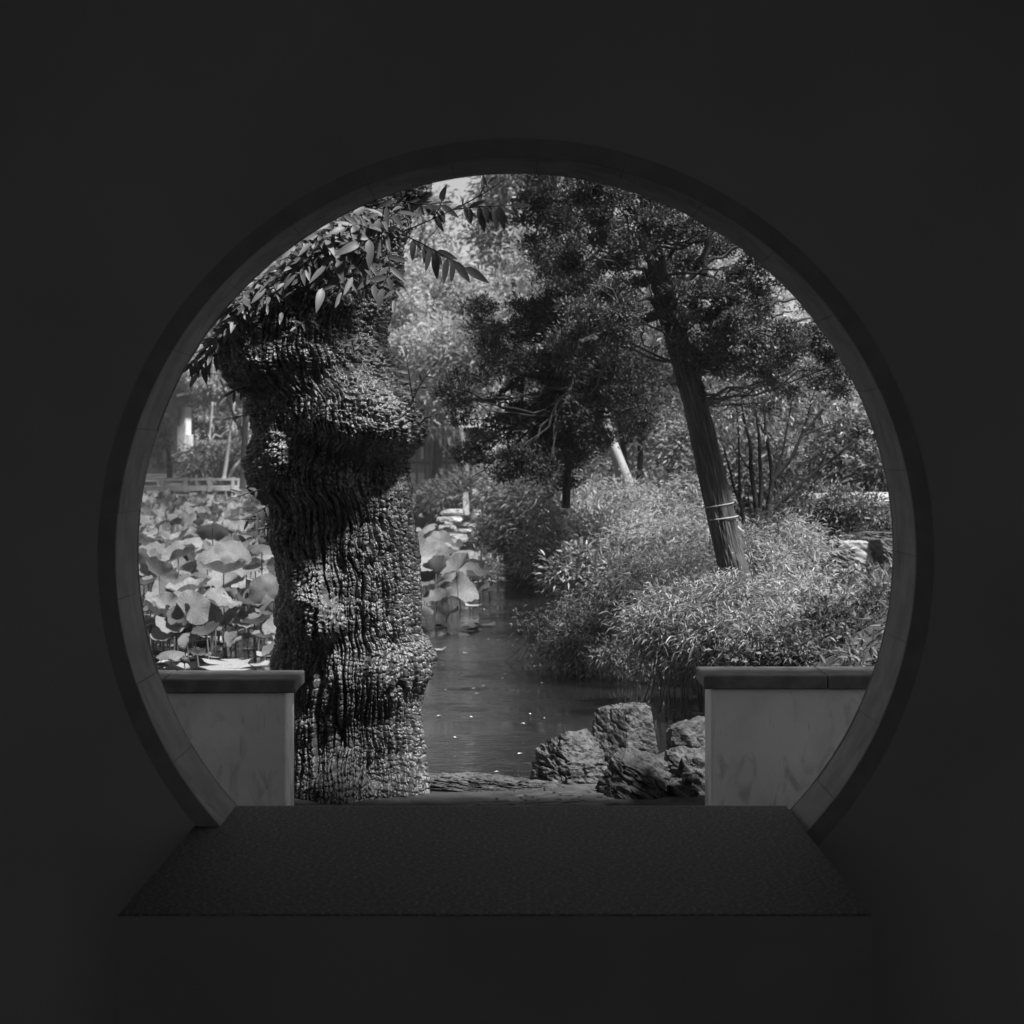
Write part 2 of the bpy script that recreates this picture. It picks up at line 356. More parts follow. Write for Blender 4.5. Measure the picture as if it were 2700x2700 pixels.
# the two low walls
def low_wall(x0, x1, zt, label, joints, side):
    o = empty('low_wall', ((x0 + x1) / 2, 8.17, -.47), label, 'low wall', 'low walls beyond the moon gate')
    bx0, bx1 = (x0, x1 - .042) if side < 0 else (x0 + .034, x1)
    mb = MB(); mb.box(bx0, bx1, 8.033, 8.305, -.47, zt - .0585, bevel=.008); mb.build('wall_body', M['plaster'], o)
    xs_ = [x0] + joints + [x1]
    for a, b_ in zip(xs_[:-1], xs_[1:]):
        mb = MB(); mb.box(a + .001, b_ - .001, 8.0, 8.345, zt - .058, zt + random.uniform(-.001, .001), bevel=.005); mb.build('cap_stone', M['cap'], o)
    return o
low_wall(-2.6, -.904, .130, 'low white wall with a dark cap, beside the gnarled tree trunk', [-2.05, -1.46], -1)
low_wall(.803, 2.6, .146, 'low white wall with a dark cap, beside the upright shore rocks', [1.32, 1.95], 1)

# ------------------------------------------------------------------ the gnarled old tree
TY = 8.8; K = TY / F
Rp = [(1132, 420), (1125, 487), (1125, 512), (1100, 533), (1067, 564), (1069, 611), (1050, 645), (1046, 698), (1038, 748), (1027, 794), (1025, 823), (1015, 864), (1009, 889), (1004, 918), (1017, 934), (1038, 976), (1062, 1021), (1100, 1063), (1114, 1096), (1118, 1137), (1112, 1166), (1083, 1191), (1060, 1215), (1060, 1249), (1068, 1287), (1070, 1316), (1083, 1398), (1089, 1465), (1091, 1523), (1095, 1589), (1095, 1668), (1116, 1697), (1123, 1730), (1120, 1771), (1104, 1812), (1096, 1854), (1099, 1959), (1106, 2052), (1116, 2124), (1135, 2180)]
Lp = [(985, 420), (950, 487), (930, 540), (890, 590), (830, 640), (760, 690), (690, 740), (640, 790), (600, 830), (586, 864), (582, 918), (586, 959), (599, 992), (615, 1025), (648, 1042), (668, 1055), (663, 1067), (665, 1096), (684, 1141), (673, 1179), (663, 1216), (661, 1245), (669, 1295), (704, 1324), (714, 1374), (710, 1415), (731, 1456), (743, 1502), (752, 1564), (737, 1618), (739, 1647), (747, 1676), (741, 1730), (739, 1763), (745, 1850), (742, 2000), (730, 2124), (715, 2180)]
Rp = np.array(Rp, float); Lp = np.array(Lp, float)
NR = 900; py = np.linspace(-150, 2180, NR + 180)
rr = np.interp(py, Rp[:, 1], Rp[:, 0]); ll = np.interp(py, Lp[:, 1], Lp[:, 0])
up = py < 420                                      # out of sight above the gate: one stem narrowing upwards
rr[up] = 1132 + (420 - py[up]) * .10; ll[up] = 985 + (420 - py[up]) * .16
def sm(a, k):
    ker = np.exp(-np.linspace(-2, 2, 2 * k + 1) ** 2); ker /= ker.sum(); return np.convolve(np.pad(a, k, mode='edge'), ker, 'valid')
rr = sm(rr, 3); ll = sm(ll, 3)
cx = (rr + ll) / 2 - CX; w = (rr - ll) / 2; dw = sm(w, 40) * .88
tf = np.linspace(-1.9, 1.9, 480); tb = np.linspace(1.9, 2 * math.pi - 1.9, 42)[1:-1]; T = np.r_[tf, tb]; NT = len(T)
t2, p2 = np.meshgrid(T, py); t2 = t2.ravel(); pyv = p2.ravel(); ri = np.repeat(np.arange(len(py)), NT)
X = (cx[ri] + w[ri] * np.sin(t2)) * K; Yv = TY - dw[ri] * K * np.cos(t2) ; Z = EYE - (pyv - CY) * K
Nx = np.sin(t2); Ny = -np.cos(t2)
Zd = np.zeros_like(X)
PXv = cx[ri] + CX + w[ri] * np.sin(t2)               # photo x of each front vertex, for the burls
push = np.zeros_like(X); lump = np.zeros_like(X)
front = np.clip(np.cos(t2), 0, 1) ** .5
for bx, by, rx, ry, amp in [(970, 1100, 125, 105, .22), (940, 960, 75, 60, .07), (1050, 1120, 70, 80, .06), (655, 960, 85, 90, .12), (835, 1622, 80, 72, .14), (830, 1525, 60, 55, .09), (845, 1265, 70, 70, .05), (960, 1800, 90, 80, .03), (1045, 1790, 60, 70, .02), (720, 1200, 60, 100, .06), (800, 900, 90, 80, .05), (930, 1330, 60, 40, .03), (850, 700, 150, 120, .0), (1010, 700, 60, 160, .03), (1000, 1255, 60, 38, -.09), (880, 1180, 60, 50, -.05)]:
    d = ((PXv - bx) / rx) ** 2 + ((pyv - by) / ry) ** 2; g = np.exp(-d ** 2.2) * front
    push += amp * g; lump = np.maximum(lump, g * (abs(amp) > .045))
Yv = Yv - push - .13 * sstep(1930, 2150, pyv) * front * (1 + .3 * np.cos(t2 * 4 + .6))
pos = np.stack([X, Yv, Z], 1)
big = fbm(pos * 3.2, 2) * .022 + fbm(pos * 9 + 5, 2) * .012
flare = sstep(1850, 2150, pyv) * (.035 * np.cos(t2 * 5 + .6) + .02 * np.cos(t2 * 9))
lump = np.clip(lump + .75 * sstep(1330, 1180, pyv) + .0, 0, 1)
# bark plates
wob = noise(pos * 7) ; wob2 = noise(pos * 7 + 40)
arc = t2 * .30 + X * .35
u = arc * 44 + wob * 1.1 + .25 * noise(pos * 18) ; v = Z * 35 + wob2 * 1.1 + .3 * noise(pos * 18 + 9)
d1, d2, hid = voro(u, v)
plate = sstep(.04, .17, d2 - d1)
u3 = arc * 44 + wob * 1.2; v3 = Z * 46 + wob2 * 1.3 + .3 * noise(pos * 30)
e1, e2, h3 = voro(u3, v3, 31); pl3 = sstep(.04, .3, e2 - e1)
fis = noise(np.stack([arc * 15 + wob * .4, Z * 1.5 + wob2 * .4, np.full_like(Z, 3.)], 1))
fis2 = noise(np.stack([arc * 26 + wob * .6, Z * 3.6, np.full_like(Z, 9.)], 1))
fz = sstep(0, .13, abs(fis)); fz2 = sstep(0, .16, abs(fis2))
rough_n = fbm(pos * 34, 3)
uu = arc * 25 + wob * .55 + .9 * noise(np.stack([arc * 5, Z * 2.2, X * 0 + 4.], 1)) + .22 * noise(np.stack([arc * 20, Z * 12, X * 0 + 2.], 1)); rid = np.floor(uu).astype(int)
rh = _perm[(rid * 7) & 255] / 255.
eu = .5 - abs(uu - rid - .5); Vc = sstep(.02, .20, eu)
vv = Z * (24 + 14 * rh) + rh * 9 + .55 * noise(np.stack([arc * 30, Z * 9, rh * 30], 1)) + (uu - rid) * (rh - .5) * 1.2; vid = np.floor(vv).astype(int); ev = .5 - abs(vv - vid - .5)
hh = _perm[(_perm[rid & 255] + vid) & 255] / 255.
Hc = np.clip(sstep(.02, .13, ev) + .9 * (hh > .72), 0, 1)
disp = (1 - lump) * (.009 * Vc + .003 * Vc * Hc + .003 * hh * Vc * Hc + .010 * plate + .005 * hid * plate + .026 * sstep(0, .13, abs(fis)) + .011 * fz2 - .012) + lump * (.011 * pl3 + .014 * fz2 + .013 * rough_n + .010 * sstep(0, .15, abs(fis)) + .006 * plate)
disp += .002 * rough_n + .004 * fbm(pos * 60, 2) * (.5 + lump) + big + flare - .018
pos[:, 0] += Nx * disp; pos[:, 1] += Ny * disp; pos[:, 2] += .004 * rough_n
nr = len(py); i, j = np.meshgrid(np.arange(nr - 1), np.arange(NT), indexing='ij'); j2 = (j + 1) % NT
Fq = np.stack([i * NT + j, (i + 1) * NT + j, (i + 1) * NT + j2, i * NT + j2], -1).reshape(-1, 4)
old = empty('old_tree', (cx[-1] * K, TY, -.6), 'massive gnarled tree trunk with burls and cracked plated bark behind the low wall', 'tree')
npmesh('trunk', pos, Fq, M['bark'], old)

# ---- leaf card generator
def nrm(a): return a / (np.linalg.norm(a, axis=-1, keepdims=True) + 1e-9)
def leaves(Pb, D, Nn, L, W, fold=.12, droop=.15):
    n_ = len(Pb); D = nrm(D); S_ = nrm(np.cross(D, Nn)); Nn = nrm(np.cross(S_, D)); L = L[:, None]; W = W[:, None]
    tip = Pb + D * L; tip[:, 2] -= droop * L[:, 0]
    mid = Pb + D * L * .42 + Nn * W * fold * 2
    a = mid + S_ * W / 2; c = mid - S_ * W / 2; base_mid = Pb
    V = np.stack([base_mid, a, tip, c], 1).reshape(-1, 3); b_ = np.arange(n_)[:, None] * 4
    Fq = np.stack([b_ + [0, 1, 2], b_ + [0, 2, 3]], 1).reshape(-1, 3); return V, Fq
def crown(blobs, ntuft, nl, tr, L, W, mode, rg, zsq=.7):
    """blobs: (px,py,rx,ry,Y[,depth]) ; returns V,F"""
    B = np.array([(*P(b_[0], b_[1], b_[4]), b_[2] * b_[4] / F, b_[3] * b_[4] / F, (b_[5] if len(b_) > 5 else min(b_[2], b_[3] * 1.3) * b_[4] / F)) for b_ in blobs])
    wt = B[:, 3] * B[:, 4]; wt = wt / wt.sum(); k = rg.choice(len(B), ntuft, p=wt)
    d = nrm(rg.normal(size=(ntuft, 3))); r_ = rg.random(ntuft) ** (1 / 2.4)
    c = B[k, :3] + d * r_[:, None] * np.stack([B[k, 3], B[k, 5], B[k, 4]], 1)
    nc = max(4, ntuft // (15 if mode == 'juniper' else 9)); cl = rg.integers(0, nc, ntuft); spr = tr * rg.uniform(.9, 1.8, nc)[cl]      # tufts gather in clumps, leaving gaps
    d = nrm(d[cl] * .6 + rg.normal(size=(ntuft, 3)) * .45 + np.array([0, 0, .25])); c = c[cl] + d * spr[:, None] * rg.random(ntuft)[:, None] ** .5 * np.array([1.15, 1.15, .8])
    s = rg.uniform(.6, 1.35, ntuft)
    ti = np.repeat(np.arange(ntuft), nl); o = rg.normal(size=(len(ti), 3)) * np.array([1, 1, zsq]) * .5
    Pb = c[ti] + o * tr * s[ti][:, None]; out = d[ti]; rnd = rg.normal(size=(len(ti), 3))
    if mode == 'juniper': D = nrm(o) * .7 + out * .4 + np.array([0, 0, .3]) + rnd * .6; dr = 0.
    elif mode == 'bamboo': D = nrm(o) * .9 + out * .4 + np.array([0, 0, -.15]) + rnd * .7; dr = .22
    elif mode == 'shrub': D = nrm(o) * .8 + out * .4 + np.array([0, 0, .1]) + rnd * .5; dr = .15
    else: D = nrm(o) * .5 + out * .3 + np.array([0, 0, -.1]) + rnd * .7; dr = .2
    Nn = np.array([0, 0, 1.]) + rg.normal(size=(len(ti), 3)) * .55
    return leaves(Pb, D, Nn, L * rg.uniform(.6, 1.3, len(ti)), W * rg.uniform(.7, 1.3, len(ti)), .15, dr)

# ---- compound leaves growing out of the old trunk
def leaflet_mesh(name, wdt, bend):
    k = 7; V = []; Fs = []
    for q in range(k):
        t = q / (k - 1); hw = wdt * (math.sin(math.pi * t ** .75) ** .8 if 0 < t < 1 else .02); z = -bend * t * t
        V += [(-hw, t, z + hw * .25), (0, t, z), (hw, t, z + hw * .25)]
    for q in range(k - 1):
        a = q * 3; Fs += [(a, a + 1, a + 4, a + 3), (a + 1, a + 2, a + 5, a + 4)]
    me = bpy.data.meshes.new(name); me.from_pydata(V, [], Fs); me.polygons.foreach_set('use_smooth', [True] * len(Fs)); me.materials.append(M['wing']); return me
LM = [leaflet_mesh('leaflet', .135, .12), leaflet_mesh('leaflet', .16, .3), leaflet_mesh('leaflet', .12, .05)]
random.seed(21)
NLEAF = [0]
def shoot(path, n_pairs, L, hang=.3, side=(0, -1, .3)):
    """path of a rachis (world points); leaflets in opposite pairs and one at the tip"""
    p = smooth_path(path, 12); V, Fq = tube(p, np.linspace(.0035, .0012, 12), 4)
    s = npmesh('leafy_shoot', V, Fq, M['bark4'], old); s.location = -Vector(old.location)
    ol = Vector(old.location)
    fr = [.25 + .72 * k / n_pairs for k in range(n_pairs)] + [1.0]
    for f in fr:
        q = p[min(11, int(f * 11))]; t = Vector(p[min(11, int(f * 11) + 1)] - p[max(0, int(f * 11) - 1)]).normalized()
        nrmv = Vector(side) + Vector([random.uniform(-.35, .35) for _ in range(3)]); sd = t.cross(nrmv).normalized()
        for sg in ((-1, 1) if f < 1 else (0,)):
            d = (sd * sg + t * random.uniform(.45, .8) + Vector((0, 0, -hang * random.uniform(.5, 1.5))) + Vector([random.uniform(-.2, .2) for _ in range(3)])).normalized() if sg else t
            x = d.cross(nrmv).normalized(); z = x.cross(d).normalized()
            ln = L * random.uniform(.75, 1.15) * (1 if f > .4 else .8)
            o = link('leaflet', random.choice(LM), s)
            mw = Matrix((( x.x, d.x, z.x, q[0]), (x.y, d.y, z.y, q[1]), (x.z, d.z, z.z, q[2]), (0, 0, 0, 1))) @ Matrix.Scale(ln, 4)
            o.matrix_local = mw; NLEAF[0] += 1
def sh(pts, n_pairs, L, Y=8.45, hang=.3, side=(0, -1, .3), dy=-.06):
    pp = [P(x, y, Y + dy * i) for i, (x, y) in enumerate(pts)]; shoot(pp, n_pairs, L, hang, side)
# big drooping sprays over the upper trunk
for pts, npr, L in [([(900, 620), (860, 600), (820, 640)], 4, .10), ([(950, 640), (910, 650), (860, 700)], 4, .11), ([(1000, 650), (960, 670), (930, 730)], 4, .11),
                    ([(1020, 660), (1030, 700), (1010, 760)], 3, .10), ([(880, 660), (830, 670), (780, 720)], 5, .09), ([(820, 650), (780, 670), (730, 690)], 5, .08),
                    ([(800, 700), (750, 710), (700, 760)], 4, .09), ([(850, 690), (860, 720), (850, 760)], 2, .11), ([(960, 680), (980, 710), (985, 750)], 3, .10),
                    ([(760, 720), (720, 740), (660, 790)], 4, .08), ([(720, 760), (690, 780), (640, 800)], 4, .08), ([(680, 800), (650, 820), (620, 850)], 4, .07),
                    ([(930, 600), (900, 580), (870, 590)], 4, .09), ([(980, 610), (950, 590), (910, 600)], 4, .10), ([(1020, 600), (1000, 620), (950, 640)], 3, .12),
                    ([(640, 840), (610, 860), (585, 880)], 3, .07), ([(620, 870), (580, 880), (545, 905)], 3, .08), ([(870, 620), (830, 610), (780, 650)], 4, .09),
                    ([(600, 880), (575, 895), (560, 930)], 3, .07), ([(900, 700), (920, 715), (900, 770)], 2, .11), ([(1050, 700), (1045, 740), (1040, 790)], 3, .07)]:
    sh(pts, npr, L, 8.42 if pts[0][0] > 700 else 8.5)
# twig arching out to the right against the sky, with hanging leaves
for pts, npr, L, hg in [([(1060, 612), (1140, 578), (1200, 550)], 0, .06, .3), ([(1140, 578), (1162, 545), (1164, 530)], 4, .09, .8), ([(1200, 552), (1260, 545), (1340, 542)], 7, .10, 1.3),
                        ([(1060, 618), (1110, 640), (1225, 705)], 6, .11, 1.2), ([(1190, 555), (1260, 520), (1345, 465)], 1, .05, .4), ([(1262, 520), (1275, 495), (1290, 480)], 3, .05, .4),
                        ([(1060, 530), (1110, 540), (1165, 535)], 3, .07, .5)]:
    sh(pts, npr, L, 8.55, hg, dy=-.04)
# small shoots left and right of the trunk
for pts, npr, L, hg in [([(640, 890), (560, 900), (480, 985)], 6, .085, .9), ([(585, 930), (545, 945), (520, 985)], 4, .08, 1.2), ([(650, 1020), (615, 1030), (600, 1045)], 2, .075, 1.0), ([(670, 1090), (630, 1098), (590, 1105)], 3, .06, .8),
                        ([(690, 1290), (655, 1300), (620, 1312)], 3, .055, .2), ([(710, 1330), (690, 1345), (665, 1355)], 3, .06, .8), ([(715, 1370), (670, 1368), (635, 1370)], 3, .06, .5), ([(712, 1390), (690, 1395), (650, 1402)], 4, .045, 1.0),
                        ([(1090, 1060), (1080, 1000), (1072, 940)], 5, .06, 0), ([(1085, 1060), (1110, 1010), (1140, 970)], 4, .05, 0), ([(1110, 1115), (1125, 1100), (1145, 1098)], 1, .03, 0),
                        ([(910, 930), (915, 900), (905, 890)], 2, .04, 0), ([(935, 930), (930, 905), (928, 900)], 2, .05, 0), ([(800, 850), (790, 855), (780, 862)], 1, .05, 0)]:
    sh(pts, npr, L, 8.5 if not 780 <= pts[0][0] <= 960 else 8.25, hg, dy=-.02)
# the many smaller overlapping leaflets behind them, too many to pick apart
xf = []; random.seed(99)
for _ in range(300):
    t = random.random() ** .8; x_ = 1045 - 470 * t + random.gauss(0, 14); y_ = 590 + 270 * t ** 1.1 + random.gauss(0, 26) - 25
    d = Vector((random.gauss(-.1, .6), random.gauss(-.5, .3), random.gauss(-.35, .35))).normalized(); nn = Vector((random.gauss(0, .3), -.8, random.gauss(.5, .3)))
    x = d.cross(nn).normalized(); z = x.cross(d).normalized(); q = P(x_, y_, random.uniform(8.32, 8.5)); ln = random.uniform(.06, .105)
    xf.append((random.randrange(3), Matrix(((x.x, d.x, z.x, q[0]), (x.y, d.y, z.y, q[1]), (x.z, d.z, z.z, q[2]), (0, 0, 0, 1))) @ Matrix.Scale(ln, 4)))
Vs = []; Fs = []
for k_, mw in xf:
    me = LM[k_]; V_ = np.zeros(len(me.vertices) * 3); me.vertices.foreach_get('co', V_); m_ = np.array(mw); b_ = sum(len(a) for a in Vs)
    Vs.append(V_.reshape(-1, 3) @ m_[:3, :3].T + m_[:3, 3]); Fs.append(np.array([list(p_.vertices) for p_ in me.polygons]) + b_)
tag(npmesh('leaf_mass', np.vstack(Vs), np.vstack(Fs), M['wing'], old), kind='stuff')
# the unseen crown above the gate, added and spread sunward to dapple the trunk
rg = np.random.default_rng(31)
bl = [(2450, -1250, 450, 300, 7.6, .8), (2000, -900, 350, 250, 8.2, .7), (1900, -500, 260, 160, 7.9, .4), (900, -500, 500, 250, 9.5, .9), (1500, -700, 450, 250, 10.2, .8), (400, -300, 350, 250, 9.8, .9), (1100, -950, 450, 250, 9.2, .9)]
V, Fq = crown(bl, 420, 30, .25, .10, .035, 'far', rg); npmesh('crown', V, Fq, M['wing'], old)
lp = [tube(smooth_path([P(1120, -100, 8.8), P(a, b_, Y)], 8), np.linspace(.08, .02, 8), 6) for a, b_, _, _, Y, _ in bl]
V, Fq = join(lp); npmesh('limbs', V, Fq, M['bark'], old)

# ------------------------------------------------------------------ rocks
def rock(name, label, px, py_top, py_bot, wpx, Y, dep=.3, seed=0, cuts=4, mat_=None, strata=0., rough=.10, group=None, zb=None, n=34, tilt=0., boxy=.5, cat='rock'):
    rg_ = np.random.default_rng(seed + 100)
    top = P(px, py_top, Y)[2]; bot = P(px, py_bot, Y)[2] if zb is None else zb
    c = np.array([(px - CX) * Y / F, Y, (top + bot) / 2]); h = np.array([wpx * Y / F / 2, dep / 2, (top - bot) / 2])
    g_ = np.linspace(-1, 1, n); Vs = []; Fs = []; base = 0
    for ax in range(3):
        for sg in (-1, 1):
            a, b_ = np.meshgrid(g_, g_, indexing='ij'); q = np.zeros((n, n, 3)); q[..., ax] = sg; q[..., (ax + 1) % 3] = a; q[..., (ax + 2) % 3] = b_
            i, j = np.meshgrid(np.arange(n - 1), np.arange(n - 1), indexing='ij'); f = (i * n + j)
            fq = np.stack([f, f + n, f + n + 1, f + 1], -1).reshape(-1, 4) + base
            if sg < 0: fq = fq[:, ::-1]
            Vs.append(q.reshape(-1, 3)); Fs.append(fq); base += n * n
    V = np.vstack(Vs); Fs = np.vstack(Fs); sph = nrm(V); V = V * boxy + sph * (1 - boxy) * 1.12
    for _ in range(cuts):
        nn = nrm(rg_.normal(size=3) * np.array([1, 1, .7])); dd = rg_.uniform(.72, 1.05); over = V @ nn - dd
        V = V - np.clip(over, 0, None)[:, None] * nn * .92
    s = V * h.max() / .2
    amp = rough
    st_ = s * np.array([1, 1, 2.6]); st_[:, 2] += s[:, 0] * 1.1
    dsp = fbm(s * .7 + seed * 3.1, 2) * .5 * amp - abs(fbm(st_ * 1.3 + seed, 3)) * amp * .95 - abs(fbm(st_ * 4.2 + seed, 2)) * amp * .42 - amp * .8 * (1 - sstep(0, .12, abs(fbm(st_ * .8 + seed * 5, 2))))
    if strata: dsp += strata * (np.abs(((s[:, 2] * 1.7 + s[:, 0] * .5 + fbm(s * 1.1, 2) * .9) % 1) - .5) - .25)
    V = V * (1 + dsp)[:, None]; V[:, 2] += tilt * V[:, 0]
    ob = npmesh(name, V * h + c, Fs, mat_ or M['rock'], None, True, origin=(c[0], c[1], bot))
    import bmesh
    bm = bmesh.new(); bm.from_mesh(ob.data); bmesh.ops.remove_doubles(bm, verts=bm.verts, dist=min(h) * .004); bm.to_mesh(ob.data); bm.free()
    ob.data.set_sharp_from_angle(angle=R(24))
    return tag(ob, label, cat, group)
SR = 'rocks at the water edge below the gate'
rock('shore_rock', 'tall blocky shore rock with a flat sloping top', 1643, 1858, 2190, 196, 9.3, .34, 2, 26, strata=.03, group=SR, rough=.04, boxy=.95, n=90, tilt=.05)
rock('shore_rock', 'rugged shore rock standing in front of the tall blocky one', 1674, 1958, 2190, 222, 8.6, .28, 5, 34, group=SR, boxy=.85, n=90, rough=.10, tilt=-.06, strata=.06)
rock('shore_rock', 'dark craggy shore rock nearest the open water, left of the tall blocky one', 1500, 1922, 2190, 225, 8.98, .36, 9, 30, group=SR, boxy=.6, n=90, rough=.12, tilt=.24, strata=.07)
rock('shore_rock', 'low flat-topped rock at the foot of the gnarled tree', 1295, 2046, 2150, 440, 8.78, .26, 12, 8, strata=.14, group=SR, rough=.13, boxy=.75, n=90, tilt=-.10)
for a in [(1818, 1885, 2010, 120, 8.95, 'lumpy rock topmost of the pile against the end of the low wall'), (1792, 1975, 2065, 80, 8.8, 'small rounded rock midway down the pile by the low wall'), (1838, 1985, 2110, 95, 8.75, 'angular rock touching the end face of the low wall'), (1790, 2055, 2150, 110, 8.62, 'dark rock lowest of the pile by the low wall'), (1812, 2035, 2068, 30, 8.55, 'small pale cobble wedged in the pile by the low wall')]:
    rock('pile_rock', a[5], a[0], a[1], a[2], a[3], a[4], .2 if a[3] > 40 else .06, int(a[0]), 4, group='small rocks piled by the low wall', n=26)

rg = np.random.default_rng(18); n_ = 900
xx = np.r_[rg.uniform(-.42, .8, n_ // 2), rg.normal(-.35, .12, n_ // 4), rg.normal(.45, .25, n_ - n_ // 2 - n_ // 4)]; yy = 8.62 + abs(rg.normal(0, .14, n_)); 
D = rg.normal(size=(n_, 3)); D[:, 2] = abs(D[:, 2]) * .8 + .2
V, Fq = leaves(np.stack([xx, yy, np.full(n_, -.475)], 1), D, np.array([0, 0, 1.]) + rg.normal(size=(n_, 3)) * .5, rg.uniform(.02, .06, n_), rg.uniform(.003, .012, n_), .1, .3)
tag(npmesh('weeds', V, Fq, M['bamd']), 'weeds and dead leaves in the cracks around the shore rocks', 'weeds', kind='stuff')
# ------------------------------------------------------------------ lotus and lily pads
def lotus_mesh(kind, seed):
    rg_ = np.random.default_rng(seed); nr_, nt_ = 7, 30; ph = rg_.uniform(0, 6.28, 4)
    V = [(0, 0, -.05)]; Fs = []
    for a in range(1, nr_ + 1):
        r_ = a / nr_
        for t in range(nt_):
            th = t / nt_ * 2 * math.pi
            Rr = 1 + .07 * math.sin(2 * th + ph[0]) + .05 * math.sin(5 * th + ph[1]) * r_
            wv = .085 * r_ ** 4 * math.sin(6 * th + ph[2]) + .05 * r_ ** 5 * math.sin(13 * th + ph[3])
            x, y = r_ * Rr * math.cos(th), r_ * Rr * math.sin(th)
            if kind == 'cup': z = .42 * r_ ** 1.7 + wv
            elif kind == 'flat': z = .10 * r_ ** 2 + .16 * r_ ** 2 * math.sin(2 * th + ph[2]) + wv
            elif kind == 'droop': z = .12 * r_ - .42 * r_ ** 2.4 + wv * 1.2
            elif kind == 'fold': x *= .62; z = .85 * abs(math.cos(th)) ** 1.4 * r_ ** 1.5 - .05 + wv
            else: z = .5 * r_ ** 2 * math.cos(2 * th + ph[0]) + wv * 1.4
            V.append((x, y, z))
    for t in range(nt_): Fs.append((0, 1 + t, 1 + (t + 1) % nt_))
    for a in range(nr_ - 1):
        for t in range(nt_):
            b_ = 1 + a * nt_; t2_ = (t + 1) % nt_; Fs.append((b_ + t, b_ + nt_ + t, b_ + nt_ + t2_, b_ + t2_))
    me = bpy.data.meshes.new('lotus_leaf'); me.from_pydata(V, [], Fs); me.polygons.foreach_set('use_smooth', [True] * len(Fs)); me.materials.append(M['lotus']); return me
KIND = {'cup': 'cupped lotus leaf held open on its stalk above the pond', 'flat': 'broad flat lotus leaf with a wavy rim above the pond',
        'droop': 'lotus leaf drooping at the rim like an umbrella', 'fold': 'lotus leaf folded in two along its middle', 'saddle': 'twisted saddle-shaped lotus leaf above the pond'}
kind_word = dict(cup='cupped', flat='flat', droop='drooping', fold='folded', saddle='twisted')
LOT = {k: [lotus_mesh(k, s_ * 7 + i_) for s_ in range(3)] for i_, k in enumerate(KIND)}
V, Fq = tube([(0, 0, 0), (.02, 0, -.35), (.0, .0, -1)], [.006, .007, .009], 5, cap=False)
st = bpy.data.meshes.new('stalk'); st.from_pydata([tuple(a) for a in V], [], [tuple(int(q) for q in f) for f in Fq]); st.materials.append(M['stalk'])
random.seed(77)
taken = []
def add_lotus(x, y, z, r_, kind=None, tilt=None, az=None):
    kind = kind or random.choices(list(KIND), [5, 5, 3, 1, 1.2])[0]
    px_ = CX + x * F / y; big_ = 'large' if r_ > .2 else 'small' if r_ < .155 else 'mid-sized'
    row_ = 'low over the floating pads' if y < 17.3 else 'in the front rows of the bed' if y < 20.5 else 'halfway back in the bed' if y < 26 else 'far back towards the footbridge'
    col_ = 'beside the gate rim' if px_ < 470 else 'between gate rim and trunk' if px_ < 610 else 'close to the gnarled trunk'
    if px_ > 900: row_ = 'at the front' if y < 21 else 'in the middle' if y < 24 else 'at the back'; col_ = 'of the clump right of the trunk'
    o = empty('lotus_leaf', (x, y, WZ), f'{big_} {kind_word[kind]} lotus leaf {row_} {col_}', 'lotus leaf', 'lotus leaves standing in the pond')
    lf = link('leaf', random.choice(LOT[kind]), o)
    tl = tilt if tilt is not None else random.gauss(R(28), R(18)); azm = az if az is not None else random.gauss(-math.pi / 2, 1.2)
    ax = Vector((-math.sin(azm), math.cos(azm), 0))
    q = Matrix.Rotation(tl, 4, ax) @ Matrix.Rotation(random.uniform(0, 6.28), 4, 'Z')
    lf.matrix_local = Matrix.Translation((0, 0, z - WZ)) @ q @ Matrix.Diagonal((r_, r_, r_, 1))
    s_ = link('stalk', st, o); hgt = z - WZ + .3; s_.location = (0, 0, z - WZ - .01); s_.scale = (1, 1, hgt); s_.rotation_euler = (0, 0, random.uniform(0, 6))
# hand-placed near leaves: (px, py, Y, radius px)
for px, py_, Y, rp in [(420, 1515, 17, 62), (500, 1560, 17.2, 75), (590, 1510, 17.5, 78), (690, 1440, 18, 60), (470, 1470, 19, 60), (620, 1450, 19, 70), (380, 1540, 16.6, 60), (560, 1390, 21, 70), (700, 1560, 17, 70),
                       (395, 1480, 18, 60), (540, 1625, 16.6, 55), (650, 1500, 18, 60), (410, 1620, 16.2, 70), (485, 1600, 16.9, 60), (680, 1645, 16.2, 75), (660, 1590, 16.9, 60), (430, 1680, 16, 55), (490, 1660, 16.2, 60), (560, 1605, 17.6, 45), (720, 1735, 15.4, 50), (520, 1725, 15.3, 28), (450, 1720, 15.6, 62),
                       (1110, 1400, 22, 70), (1105, 1470, 21, 80), (1150, 1510, 21, 60), (1195, 1500, 22, 62), (1240, 1515, 23, 62), (1110, 1540, 20, 60), (1150, 1580, 20, 50), (1210, 1560, 21.5, 65), (1180, 1610, 19.5, 48), (1110, 1600, 19.6, 55), (1265, 1545, 23, 40), (1290, 1570, 23, 30), (1275, 1500, 25, 36), (1180, 1450, 25, 50), (1160, 1420, 26, 36), (1230, 1470, 26, 50)]:
    p = P(px, py_, Y); z = max(p[2], WZ + .12); add_lotus(p[0], p[1], z, rp * Y / F * random.uniform(.56, .78)); taken.append((p[0], p[1]))
for _ in range(22):
    Y = random.uniform(21, 30); px = random.uniform(1085, 1265 - (Y - 21) * 7); x = (px - CX) * Y / F
    taken.append((x, Y)); add_lotus(x, Y, WZ + random.uniform(.25, .6), random.uniform(.14, .24))
for _ in range(88):
    px = random.uniform(372, 740); Y = random.uniform(15.9, 19.5); x = (px - CX) * Y / F
    taken.append((x, Y)); add_lotus(x, Y, WZ + random.uniform(.10, .50), random.uniform(.10, .165))
cnt = 146; tries = 0
